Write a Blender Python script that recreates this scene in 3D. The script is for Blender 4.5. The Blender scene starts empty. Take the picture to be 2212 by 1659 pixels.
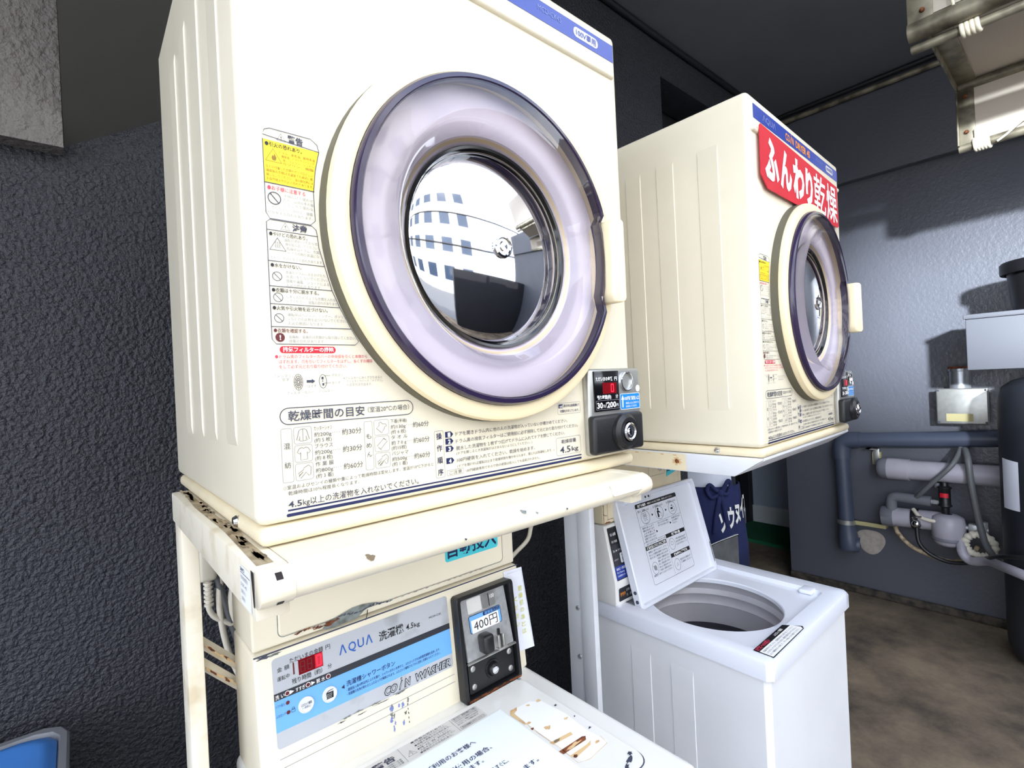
import bpy, bmesh, math, random
from mathutils import Vector, Matrix
PI = math.pi
random.seed(7)
S = bpy.context.scene
C = S.collection

# ---------------------------------------------------------------- camera
cd = bpy.data.cameras.new('camera'); cam = bpy.data.objects.new('camera', cd); C.objects.link(cam)
cd.sensor_width = 36.0; cd.lens = 36.0 * 1092.0 / 2212.0; cd.clip_start = 0.02
def _rot(r):
    a = Vector(r); return Matrix.Rotation(a.length, 3, a.normalized())
_R = _rot((0.01465798, 0.04613557, -0.71035372))
_right, _up, _fwd = _R @ Vector((1, 0, 0)), _R @ Vector((0, 0, 1)), _R @ Vector((0, 1, 0))
cam.matrix_world = Matrix(((_right.x, _up.x, -_fwd.x, -0.1327), (_right.y, _up.y, -_fwd.y, -0.5586),
                           (_right.z, _up.z, -_fwd.z, 1.5559), (0, 0, 0, 1)))
S.camera = cam

# ---------------------------------------------------------------- sky and exposure
W = bpy.data.worlds.new('sky'); S.world = W; W.use_nodes = True
_n = W.node_tree.nodes; _l = W.node_tree.links; _n.clear()
_sky = _n.new('ShaderNodeTexSky'); _sky.sky_type = 'NISHITA'; _sky.sun_disc = False
_sky.sun_elevation = math.radians(48); _sky.sun_rotation = math.radians(20); _sky.dust_density = 2.0
_tc = _n.new('ShaderNodeTexCoord'); _cl = _n.new('ShaderNodeTexNoise'); _cl.inputs['Scale'].default_value = 2.2
_cl.inputs['Detail'].default_value = 5
_cr = _n.new('ShaderNodeMapRange'); _cr.inputs[1].default_value = .36; _cr.inputs[2].default_value = .56
_mx = _n.new('ShaderNodeMix'); _mx.data_type = 'RGBA'
_mul = _n.new('ShaderNodeVectorMath'); _mul.operation = 'SCALE'; _mul.inputs['Scale'].default_value = 0.22
_bg = _n.new('ShaderNodeBackground'); _bg.inputs['Strength'].default_value = 3.3
_wo = _n.new('ShaderNodeOutputWorld')
_l.new(_tc.outputs['Generated'], _cl.inputs['Vector']); _l.new(_cl.outputs['Fac'], _cr.inputs[0])
_l.new(_cr.outputs[0], _mx.inputs['Factor']); _l.new(_sky.outputs[0], _mul.inputs[0])
_l.new(_mul.outputs[0], _mx.inputs['A']); _mx.inputs['B'].default_value = (.90, .96, 1.06, 1)
_l.new(_mx.outputs['Result'], _bg.inputs['Color']); _l.new(_bg.outputs[0], _wo.inputs[0])

sl = bpy.data.lights.new('sun', 'SUN'); sl.energy = 3.4; sl.angle = math.radians(.6); sl.color = (1, .95, .86)
so = bpy.data.objects.new('sun', sl); C.objects.link(so)
so.rotation_euler = Vector((-.25, -1.0, -.95)).to_track_quat('-Z', 'Y').to_euler(); so.location = (0, 6, 12)

# spot lamp added in open air for the reflected sunlight on the right wall
gl = bpy.data.lights.new('reflected_sun_spot', 'SPOT'); gl.energy = 26000; gl.spot_size = math.radians(7.8); gl.spot_blend = .9; gl.shadow_soft_size = .35; gl.color = (.86, .93, 1)
go = bpy.data.objects.new('reflected_sun_spot', gl); C.objects.link(go); go.location = (-8, -6, 4.2)
go.rotation_euler = (Vector((3.9, -.10, 1.86)) - Vector((-8, -6, 4.2))).to_track_quat('-Z', 'Y').to_euler()

S.view_settings.view_transform = 'Standard'; S.view_settings.look = 'None'
S.view_settings.gamma = 1.0; S.view_settings.use_curve_mapping = False
S.view_settings.exposure = 0.55

# ---------------------------------------------------------------- materials
def lin(c):
    return tuple(((v / 255) / 12.92 if v / 255 <= .04045 else ((v / 255 + .055) / 1.055) ** 2.4) for v in c) + (1,)
def mat(name, rgb, rough=.45, metal=0., var=.0, vscale=8., bump=0., bscale=120., spec=.5, coat=0., emit=0., rgb2=None, lo=.4, hi=.65, detail=4, bdist=.002, stretch=None, nr=.5):
    m = bpy.data.materials.new(name); m.use_nodes = True
    N = m.node_tree.nodes; L = m.node_tree.links; p = N['Principled BSDF']
    p.inputs['Roughness'].default_value = rough; p.inputs['Metallic'].default_value = metal
    p.inputs['Specular IOR Level'].default_value = spec; p.inputs['Coat Weight'].default_value = coat
    p.inputs['Coat Roughness'].default_value = .08
    base = lin(rgb); p.inputs['Base Color'].default_value = base
    if var or rgb2 or bump:
        tc = N.new('ShaderNodeTexCoord'); src = tc.outputs['Object']
        if stretch:
            mp = N.new('ShaderNodeMapping'); mp.inputs['Scale'].default_value = stretch; L.new(src, mp.inputs[0]); src = mp.outputs[0]
    if var or rgb2:
        nz = N.new('ShaderNodeTexNoise'); nz.inputs['Scale'].default_value = vscale; nz.inputs['Detail'].default_value = detail; nz.inputs['Roughness'].default_value = nr
        L.new(src, nz.inputs['Vector'])
        rp = N.new('ShaderNodeMapRange'); rp.inputs[1].default_value = lo; rp.inputs[2].default_value = hi
        L.new(nz.outputs['Fac'], rp.inputs[0])
        mx = N.new('ShaderNodeMix'); mx.data_type = 'RGBA'; L.new(rp.outputs[0], mx.inputs['Factor'])
        mx.inputs['A'].default_value = base
        mx.inputs['B'].default_value = lin(rgb2) if rgb2 else tuple(c * (1 - var) for c in base[:3]) + (1,)
        L.new(mx.outputs['Result'], p.inputs['Base Color'])
    if bump:
        bn = N.new('ShaderNodeTexNoise'); bn.inputs['Scale'].default_value = bscale; bn.inputs['Detail'].default_value = 3
        L.new(src, bn.inputs['Vector'])
        bp = N.new('ShaderNodeBump'); bp.inputs['Strength'].default_value = bump; bp.inputs['Distance'].default_value = bdist
        L.new(bn.outputs['Fac'], bp.inputs['Height']); L.new(bp.outputs[0], p.inputs['Normal'])
    if emit:
        p.inputs['Emission Color'].default_value = base; p.inputs['Emission Strength'].default_value = emit
    return m
def tinted_glass(name, tint, gloss=.04):
    m = bpy.data.materials.new(name); m.use_nodes = True
    N = m.node_tree.nodes; L = m.node_tree.links; N.clear()
    o = N.new('ShaderNodeOutputMaterial'); t = N.new('ShaderNodeBsdfTransparent'); t.inputs[0].default_value = tint
    g = N.new('ShaderNodeBsdfGlossy'); g.inputs['Roughness'].default_value = gloss
    f = N.new('ShaderNodeFresnel'); f.inputs['IOR'].default_value = 1.5
    x = N.new('ShaderNodeMixShader'); L.new(f.outputs[0], x.inputs[0]); L.new(t.outputs[0], x.inputs[1]); L.new(g.outputs[0], x.inputs[2])
    L.new(x.outputs[0], o.inputs[0]); return m

M = {}
M['cream'] = mat('cream_enamel', (238, 229, 207), .3, var=.05, vscale=5)
M['cream_base'] = mat('yellowed_enamel', (236, 222, 190), .35, var=.08, vscale=14)
M['ivory'] = mat('ivory_plastic', (246, 230, 192), .35, var=.04, vscale=6)
M['ring_shade'] = mat('shaded_ring_side', (96, 92, 76), .6)
M['rim'] = mat('purple_rim', (46, 36, 66), .2, coat=.2)
M['flange'] = tinted_glass('purple_clear_plastic', (.95, .93, .97, 1))
M['panel_in'] = mat('door_liner', (240, 233, 240), .4)
M['chrome'] = mat('polished_steel', (225, 226, 230), .035, 1.0)
M['steel'] = mat('brushed_steel', (200, 202, 204), .38, .6, var=.2, vscale=60)
M['satin'] = mat('satin_silver', (182, 182, 178), .35, .75, var=.12, vscale=40)
M['black'] = mat('black_plastic', (24, 24, 27), .4, bump=.15, bscale=400)
M['blackgloss'] = mat('black_gloss', (14, 14, 17), .12)
M['navy'] = mat('navy_ink', (22, 32, 78), .5)
M['ink'] = mat('grey_ink', (62, 66, 84), .6)
M['inkl'] = mat('faded_ink', (150, 150, 158), .6)
M['inky'] = mat('brown_ink', (150, 112, 34), .6)
M['black_ink'] = mat('black_ink', (16, 17, 22), .5)
M['white'] = mat('white_ink', (246, 246, 246), .5)
M['yellow'] = mat('yellow_ink', (255, 225, 40), .5)
M['red'] = mat('red_ink', (205, 22, 44), .5)
M['redt'] = mat('red_text', (216, 60, 92), .5)
M['maroon'] = mat('maroon_ink', (96, 24, 30), .5)
M['blue'] = mat('stripe_blue', (30, 62, 158), .35)
M['cyan'] = mat('sticker_blue', (22, 132, 214), .4)
M['orange'] = mat('orange_ink', (240, 148, 50), .5)
M['slate'] = mat('slate_ink', (120, 134, 190), .5)
M['led_dark'] = mat('display_red', (120, 12, 22), .15)
M['led'] = mat('lit_digit', (255, 30, 50), .3, emit=2.2)
M['rackp'] = mat('rack_paint', (232, 224, 206), .45, var=.1, vscale=18, rgb2=(206, 192, 164), lo=.52, hi=.75)
M['rackw'] = mat('rack_white', (222, 224, 230), .4, var=.06, vscale=9)
M['grime'] = mat('grime', (120, 104, 82), .8, rgb2=(190, 170, 138), vscale=30, lo=.4, hi=.62)
M['dust'] = mat('settled_dust', (176, 160, 132), .9, rgb2=(128, 110, 84), vscale=40)
M['rust'] = mat('rust', (140, 78, 40), .85, rgb2=(70, 38, 26), vscale=60, bump=.4, bscale=200)
M['rustpale'] = mat('pale_rust', (222, 190, 142), .8, rgb2=(180, 118, 62), vscale=30, lo=.5, hi=.7)
M['filler'] = mat('bare_grey', (132, 140, 138), .7, rgb2=(96, 98, 94), vscale=70)
M['darkslot'] = mat('dark_slot', (34, 26, 30), .7)
M['wash'] = mat('washer_white', (236, 235, 232), .28, var=.03, vscale=6, coat=.2)
M['coolw'] = mat('washer_cool_white', (226, 229, 240), .25, coat=.25)
M['washside'] = mat('washer_side_white', (232, 233, 237), .5, var=.04, vscale=5)
M['panelsilver'] = mat('panel_silver', (188, 191, 198), .45, .1, rgb2=(162, 164, 168), vscale=16, lo=.55, hi=.7)
M['skyblue'] = mat('panel_blue', (112, 176, 238), .45)
M['band'] = mat('panel_charcoal', (42, 44, 52), .45)
M['aqua'] = mat('logo_blue', (30, 92, 178), .5)
M['teal'] = mat('sticker_teal', (74, 200, 214), .45)
M['button'] = mat('button_white', (226, 228, 230), .4)
M['paper'] = mat('paper', (240, 246, 250), .55)
M['labelgrey'] = mat('label_grey', (214, 212, 208), .55)
M['tape'] = mat('card_white', (226, 228, 240), .5)
M['yelltxt'] = mat('card_yellow', (214, 214, 110), .6)
M['tub'] = mat('tub_plastic', (182, 180, 186), .4, var=.1, vscale=10)
M['tubdark'] = mat('pulsator_dark', (46, 46, 54), .45)
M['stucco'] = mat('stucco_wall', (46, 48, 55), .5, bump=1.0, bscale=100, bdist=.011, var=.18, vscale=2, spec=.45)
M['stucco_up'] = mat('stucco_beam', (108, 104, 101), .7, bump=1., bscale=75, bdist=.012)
M['soffit'] = mat('smooth_soffit', (74, 73, 70), .8, bump=.3, bscale=160)
M['ceil'] = mat('ceiling_paint', (108, 110, 116), .75, bump=.6, bscale=110, var=.1, vscale=2)
M['rwall'] = mat('blue_grey_paint', (84, 86, 94), .3, bump=.35, bscale=55, bdist=.005, var=.12, vscale=1.5, spec=.6)
M['floor'] = mat('worn_concrete', (134, 118, 98), .75, rgb2=(58, 51, 46), vscale=2.1, lo=.38, hi=.66, detail=12, nr=.68, bump=.5, bscale=90)
M['asphalt'] = mat('asphalt', (110, 110, 112), .9, var=.2, vscale=30)
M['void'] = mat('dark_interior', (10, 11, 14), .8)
M['passage'] = mat('passage_paint', (196, 206, 224), .6)
M['trim'] = mat('white_trim', (244, 246, 250), .5)
M['mat'] = mat('green_turf', (30, 118, 80), .95, bump=1., bscale=500, var=.3, vscale=80)
M['galv'] = mat('galvanised', (178, 182, 188), .32, .7, var=.25, vscale=14)
M['pipe_paint'] = mat('painted_pipe', (68, 75, 92), .4, var=.1, vscale=12)
M['pvc'] = mat('white_pvc', (172, 168, 178), .4, var=.1, vscale=12)
M['pvcg'] = mat('grey_pvc', (112, 114, 122), .5)
M['foam'] = mat('grey_foam', (104, 106, 112), .8)
M['rubber'] = mat('black_rubber', (22, 23, 26), .45)
M['cablew'] = mat('cable_cream', (214, 206, 190), .5)
M['cableg'] = mat('cable_grey', (96, 98, 100), .5)
M['tank'] = mat('tank_black', (34, 37, 44), .5, var=.2, vscale=6)
M['boxg'] = mat('box_grey', (92, 94, 101), .5, bump=.2, bscale=300)
M['labely'] = mat('faded_yellow', (176, 166, 120), .7)
M['awn'] = mat('awning_beige', (196, 186, 172), .7, bump=.1, bscale=200)
M['angle'] = mat('weathered_steel', (142, 135, 116), .45, .4, rgb2=(84, 77, 64), vscale=12)
M['rope'] = mat('rope_white', (232, 224, 200), .8)
M['bluep'] = mat('blue_plastic', (64, 122, 196), .35)
M['greyp'] = mat('grey_plastic', (120, 122, 128), .5)
M['denim'] = mat('navy_cloth', (34, 44, 92), .9, bump=.5, bscale=300, var=.2, vscale=10)
M['shirt'] = mat('white_cloth', (222, 228, 244), .9, bump=.3, bscale=60)
M['skin'] = mat('skin', (206, 158, 130), .55)
M['hair'] = mat('hair', (26, 22, 22), .6)
M['trouser'] = mat('dark_cloth', (38, 40, 50), .9)
M['facade'] = mat('white_facade', (236, 234, 228), .8)
M['pane'] = mat('window_pane', (60, 72, 90), .1)
M['skirt'] = mat('dirty_skirting', (72, 64, 54), .9, rgb2=(34, 31, 29), vscale=22, bump=.6, bscale=60)
M['cement'] = mat('pale_cement', (166, 156, 148), .85, var=.2, vscale=30)

# ---------------------------------------------------------------- mesh builder
ORG = {}
class MB:
    def __init__(s): s.v = []; s.f = []; s.m = []; s.mats = []
    def mi(s, k):
        k = M[k] if isinstance(k, str) else k
        if k not in s.mats: s.mats.append(k)
        return s.mats.index(k)
    def add(s, vs, fs, k):
        o = len(s.v); i = s.mi(k); s.v += [tuple(v) for v in vs]
        s.f += [[a + o for a in f] for f in fs]; s.m += [i] * len(fs); return s
    def bm(s, b, k):
        b.verts.index_update(); s.add([v.co for v in b.verts], [[v.index for v in f.verts] for f in b.faces], k); b.free(); return s
    def box(s, x0, x1, y0, y1, z0, z1, k, bev=0., seg=2, T=None):
        b = bmesh.new(); bmesh.ops.create_cube(b, size=1)
        for v in b.verts: v.co = Vector(((x0 + x1) / 2 + v.co.x * (x1 - x0), (y0 + y1) / 2 + v.co.y * (y1 - y0), (z0 + z1) / 2 + v.co.z * (z1 - z0)))
        if bev: bmesh.ops.bevel(b, geom=b.edges[:], offset=bev, segments=seg, profile=.5, affect='EDGES')
        if T is not None: b.transform(T)
        return s.bm(b, k)
    def prism(s, poly, f0, f1, k, bev=0., seg=2):
        """poly: list of 2-d points; f0, f1 map a 2-d point to the two end faces"""
        b = bmesh.new(); A = [b.verts.new(f0(p)) for p in poly]; B = [b.verts.new(f1(p)) for p in poly]; n = len(poly)
        b.faces.new(A); b.faces.new(B[::-1])
        for i in range(n): b.faces.new((A[(i + 1) % n], A[i], B[i], B[(i + 1) % n]))
        bmesh.ops.recalc_face_normals(b, faces=b.faces[:])
        if bev: bmesh.ops.bevel(b, geom=b.edges[:], offset=bev, segments=seg, profile=.5, affect='EDGES')
        return s.bm(b, k)
    def loft(s, loops, k, cap0=False, cap1=False, close=True):
        n = len(loops[0]); vs = [p for lp in loops for p in lp]; fs = []
        for a in range(len(loops) - 1):
            for i in range(n if close else n - 1):
                j = (i + 1) % n; fs.append([a * n + i, a * n + j, (a + 1) * n + j, (a + 1) * n + i])
        if cap0: fs.append(list(range(n))[::-1])
        if cap1: fs.append([(len(loops) - 1) * n + i for i in range(n)])
        return s.add(vs, fs, k)
    def lathe(s, prof, O, k, n=64, axis='z', rf=None, cap0=False, cap1=False):
        O = Vector(O); loops = []
        for r, h in prof:
            lp = []
            for i in range(n):
                a = 2 * PI * i / n; q = rf(a, r) if rf else r; c_, s_ = q * math.cos(a), q * math.sin(a)
                lp.append(O + (Vector((c_, s_, h)) if axis == 'z' else Vector((c_, h, s_)) if axis == 'y' else Vector((h, c_, s_))))
            loops.append(lp)
        return s.loft(loops, k, cap0, cap1)
    def tube(s, pts, r, k, n=10, smooth=False, caps=True):
        P = [Vector(p) for p in pts]
        if smooth:
            Q = []
            for i in range(len(P) - 1):
                a, b, c, d = P[max(i - 1, 0)], P[i], P[i + 1], P[min(i + 2, len(P) - 1)]
                for t in (0, .2, .4, .6, .8): Q.append(.5 * ((2 * b) + (c - a) * t + (2 * a - 5 * b + 4 * c - d) * t * t + (3 * b - a - 3 * c + d) * t ** 3))
            P = Q + [P[-1]]
        R = r if isinstance(r, (list, tuple)) else [r] * len(P)
        loops = []; u = None
        for i, p in enumerate(P):
            t = (P[min(i + 1, len(P) - 1)] - P[max(i - 1, 0)]).normalized()
            if u is None: u = t.cross(Vector((0, 0, 1)) if abs(t.z) < .9 else Vector((1, 0, 0))).normalized()
            u = (u - t * u.dot(t)).normalized(); w = t.cross(u)
            loops.append([p + (u * math.cos(2 * PI * j / n) + w * math.sin(2 * PI * j / n)) * R[i] for j in range(n)])
        return s.loft(loops, k, caps, caps)
    def sphere(s, c, r, k, n=16):
        b = bmesh.new(); bmesh.ops.create_uvsphere(b, u_segments=n, v_segments=n // 2 + 2, radius=1)
        r = r if isinstance(r, (tuple, list)) else (r, r, r)
        for v in b.verts: v.co = Vector(c) + Vector((v.co.x * r[0], v.co.y * r[1], v.co.z * r[2]))
        return s.bm(b, k)
    def build(s, name, parent=None, smooth=35):
        me = bpy.data.meshes.new(name); off = Vector((0, 0, 0))
        if parent is not None: off = ORG[parent.name]
        me.from_pydata([Vector(v) - off for v in s.v], [], s.f)
        for m in s.mats: me.materials.append(m)
        me.polygons.foreach_set('material_index', s.m)
        if smooth:
            b = bmesh.new(); b.from_mesh(me); bmesh.ops.recalc_face_normals(b, faces=b.faces[:]); b.to_mesh(me); b.free()
            me.polygons.foreach_set('use_smooth', [True] * len(me.polygons)); me.set_sharp_from_angle(angle=math.radians(smooth))
        me.update()
        o = bpy.data.objects.new(name, me); C.objects.link(o)
        if parent is not None: o.parent = parent; ORG[o.name] = off
        else: ORG[o.name] = Vector((0, 0, 0))
        return o
def tag(o, label, cat, group=None):
    o['label'] = label; o['category'] = cat
    if group: o['group'] = group
    return o
def thing(name, loc, label, cat, group=None):
    o = bpy.data.objects.new(name, None); C.objects.link(o); o.location = loc; o.empty_display_size = .1
    ORG[o.name] = Vector(loc); return tag(o, label, cat, group)
def struct(o): o['kind'] = 'structure'; return o
def hose(name, pts, r, k, label, cat, group=None, n=10):
    m = MB(); m.tube(pts, r, k, n, True); return tag(m.build(name, smooth=60), label, cat, group)
def copy_tree(o, parent=None):
    c = o.copy(); C.objects.link(c)
    if parent is not None: c.parent = parent
    for ch in list(o.children): copy_tree(ch, c)
    return c

# ---------------------------------------------------------------- printing on flat faces
_tc_ = {}
def glyphs(t, bold=0., shear=0.):
    key = (t, bold, shear)
    if key not in _tc_:
        cu = bpy.data.curves.new('lettering', 'FONT'); cu.body = t; cu.size = 1; cu.resolution_u = 2; cu.offset = bold; cu.shear = shear
        ob = bpy.data.objects.new('lettering', cu); C.objects.link(ob)
        bpy.context.view_layer.update()
        me = bpy.data.meshes.new_from_object(ob.evaluated_get(bpy.context.evaluated_depsgraph_get()))
        _tc_[key] = ([(v.co.x, v.co.y) for v in me.vertices], [list(p.vertices) for p in me.polygons])
        bpy.data.objects.remove(ob); bpy.data.curves.remove(cu); bpy.data.meshes.remove(me)
    return _tc_[key]
class Print(MB):
    def __init__(s, O, U, V, N, off=.0005, step=.00025):
        MB.__init__(s); s.O, s.U, s.V, s.N = Vector(O), Vector(U).normalized(), Vector(V).normalized(), Vector(N).normalized(); s.off = off; s.step = step
    def P(s, u, v, k): return s.O + s.U * u + s.V * v + s.N * (s.off + k * s.step)
    def text(s, t, x0, x1, vc, h, k, bold=0., shear=0., layer=2, rot=0., wmax=None):
        vs, fs = glyphs(t, bold, shear)
        if not vs: return s
        a = min(v[0] for v in vs); b = max(v[0] for v in vs)
        sx = (x1 - x0) / (b - a) if x1 is not None else h * .97
        c_, s_ = math.cos(rot), math.sin(rot); out = []
        for x, y in vs:
            u, v = (x - a) * sx, (y - .37) * h
            out.append(s.P(x0 + u * c_ - v * s_, vc + u * s_ + v * c_, layer))
        return s.add(out, fs, k)
    def vtext(s, t, uc, v0, v1, h, k, bold=0., layer=2):
        n = len(t)
        for i, ch in enumerate(t):
            vc = v0 + (v1 - v0) * (i / (n - 1) if n > 1 else 0); s.text(ch, uc - h * .45, uc + h * .45, vc, h, k, bold, layer=layer)
        return s
    def poly(s, pts, k, layer=0): return s.add([s.P(u, v, layer) for u, v in pts], [list(range(len(pts)))], k)
    def rect(s, u0, u1, v0, v1, k, layer=0): return s.poly([(u0, v0), (u1, v0), (u1, v1), (u0, v1)], k, layer)
    def rr(s, u0, u1, v0, v1, r, n=5):
        o = []
        for cx, cy, a0 in ((u1 - r, v0 + r, -90), (u1 - r, v1 - r, 0), (u0 + r, v1 - r, 90), (u0 + r, v0 + r, 180)):
            for i in range(n + 1):
                a = math.radians(a0 + 90 * i / n); o.append((cx + r * math.cos(a), cy + r * math.sin(a)))
        return o
    def rrect(s, u0, u1, v0, v1, r, k, layer=0): return s.poly(s.rr(u0, u1, v0, v1, r), k, layer)
    def line(s, pts, w, k, layer=1, close=False):
        n = len(pts); L = []; Rr = []
        for i in range(n):
            a = pts[(i - 1) % n] if (close or i > 0) else pts[i]; b = pts[(i + 1) % n] if (close or i < n - 1) else pts[i]
            dx, dy = b[0] - a[0], b[1] - a[1]; d = math.hypot(dx, dy) or 1; nx, ny = -dy / d * w / 2, dx / d * w / 2
            L.append((pts[i][0] + nx, pts[i][1] + ny)); Rr.append((pts[i][0] - nx, pts[i][1] - ny))
        m = n if close else n - 1
        return s.add([s.P(u, v, layer) for u, v in L + Rr], [[i, n + i, n + (i + 1) % n, (i + 1) % n] for i in range(m)], k)
    def orect(s, u0, u1, v0, v1, r, w, k, layer=1): return s.line(s.rr(u0, u1, v0, v1, r), w, k, layer, True)
    def disc(s, u, v, r, k, layer=1, n=20, rv=None):
        return s.poly([(u + r * math.cos(2 * PI * i / n), v + (rv or r) * math.sin(2 * PI * i / n)) for i in range(n)], k, layer)
    def ring(s, u, v, r, w, k, layer=1, n=28, rv=None):
        return s.line([(u + r * math.cos(2 * PI * i / n), v + (rv or r) * math.sin(2 * PI * i / n)) for i in range(n)], w, k, layer, True)
    def tri(s, u0, u1, v0, v1, w, k, layer=1): return s.line([(u0, v0), (u1, v0), ((u0 + u1) / 2, v1)], w, k, layer, True)
    def blob(s, u, v, ru, rv, k, layer=1, n=22, jag=.35, rot=0.):
        rd = random.Random(int((u * 7919 + v * 104729) * 1000)); pts = []
        for i in range(n):
            a = 2 * PI * i / n; q = 1 - jag * rd.random(); x, y = ru * q * math.cos(a), rv * q * math.sin(a)
            pts.append((u + x * math.cos(rot) - y * math.sin(rot), v + x * math.sin(rot) + y * math.cos(rot)))
        return s.poly(pts, k, layer)
    def build(s, name, parent=None): return MB.build(s, name, parent, smooth=0)
    def seven(s, u0, u1, v0, v1, k, segs='abcdef', layer=2, w=.0022):
        vm = (v0 + v1) / 2; D = dict(a=((u0, v1), (u1, v1)), b=((u1, v1), (u1, vm)), c=((u1, vm), (u1, v0)), d=((u0, v0), (u1, v0)), e=((u0, v0), (u0, vm)), f=((u0, vm), (u0, v1)), g=((u0, vm), (u1, vm)))
        for q in segs: s.line(list(D[q]), w, k, layer)
        return s

# ================================================================ SETTING
m = MB(); m.box(-5, 8, -3.4, 4.0, -.2, 0, 'floor'); struct(m.build('floor', smooth=0))
m = MB(); m.box(-14, 18, -16, -3.4, -.22, -.04, 'asphalt'); tag(m.build('street', smooth=0), 'grey asphalt street outside, seen only in the chrome reflections', 'street')['kind'] = 'structure'
# back wall with the dark ventilation opening
m = MB()
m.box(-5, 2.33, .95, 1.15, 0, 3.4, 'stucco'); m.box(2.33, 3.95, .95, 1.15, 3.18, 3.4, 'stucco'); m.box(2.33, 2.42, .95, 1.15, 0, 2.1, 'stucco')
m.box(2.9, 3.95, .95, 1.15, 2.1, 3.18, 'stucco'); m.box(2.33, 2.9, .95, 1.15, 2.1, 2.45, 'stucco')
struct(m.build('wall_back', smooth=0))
m = MB(); m.box(2.3, 2.95, 1.16, 1.3, 2.4, 3.2, 'void'); struct(m.build('trim_1', smooth=0))
m = MB(); m.box(3.9, 4.06, -3.4, 1.0, 0, 3.4, 'rwall'); struct(m.build('wall_right', smooth=0))
m = MB(); m.box(3.84, 3.9, -3.4, .95, 2.80, 3.4, 'rwall', .01); struct(m.build('trim_2', smooth=0))
m = MB(); m.box(3.87, 3.9, -3.4, 1.0, 0, .05, 'skirt', .012); struct(m.build('baseboard_right', smooth=0))
m = MB(); m.box(-5, 8, -.75, 4, 3.4, 3.6, 'ceil'); struct(m.build('ceiling', smooth=0))
# passage behind
m = MB(); m.box(5.1, 5.25, .95, 2.25, 0, 3.4, 'passage'); m.box(4.06, 5.25, .9, 1.0, 0, 3.4, 'passage'); struct(m.build('wall_passage', smooth=0))
m = MB(); m.box(5.07, 5.1, 1.0, 1.80, 0, .19, 'trim'); m.box(4.06, 5.07, 1.0, 1.03, 0, .19, 'trim'); struct(m.build('baseboard_passage', smooth=0))
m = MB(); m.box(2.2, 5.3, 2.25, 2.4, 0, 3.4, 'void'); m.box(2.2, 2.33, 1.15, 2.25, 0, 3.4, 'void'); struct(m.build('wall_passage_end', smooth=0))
m = MB(); m.box(5.02, 5.1, 1.80, 1.90, 0, 2.1, 'tank', .01); m.box(5.06, 5.1, 1.90, 2.25, 0, 2.1, 'void'); struct(m.build('door_1', smooth=0))
# beam and stair underside on the left
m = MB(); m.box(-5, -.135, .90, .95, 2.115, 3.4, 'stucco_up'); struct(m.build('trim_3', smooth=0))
m = MB(); m.prism([(-.134, 2.136), (1.2, 2.96), (1.2, 3.42), (-.134, 3.42)], lambda p: (p[0], .95, p[1]), lambda p: (p[0], .45, min(p[1] + .4, 3.42)), 'soffit'); struct(m.build('trim_4', smooth=0))

# across the street: what the chrome and the door plastic mirror, plus an added shading wall
m = MB(); m.box(.9, 8, -2.9, -2.75, 0, 1.9, 'stucco'); struct(m.build('wall_light_blocker', smooth=0))  # unseen low wall added to shade the far washer and lower right wall
t = thing('building', (-3, -12, -.04), 'white apartment block across the street, mirrored in the dryer door', 'building')
m = MB(); m.box(-13, 7, -18, -12, -.04, 12, 'facade'); m.build('facade', t, 0)
for i in range(8):
    for j in range(4):
        m = MB(); m.box(-11.8 + 2.3 * i, -10.5 + 2.3 * i, -12.02, -11.98, 1.3 + 2.7 * j, 2.7 + 2.7 * j, 'pane'); m.build('window', t, 0)
hose('overhead_cable', [(-9, -4.5, 4.9), (-3, -4.3, 4.2), (3, -4.2, 4.0), (9, -4.2, 4.6)], .035, 'rubber', 'upper black cable across the street, mirrored in the dryer door', 'cable', 'street cables')
hose('overhead_cable', [(-9, -4.9, 3.9), (-3, -4.6, 3.1), (3, -4.6, 2.9), (9, -4.7, 3.6)], .04, 'rubber', 'lower black cable across the street, mirrored in the dryer door', 'cable', 'street cables')

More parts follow.
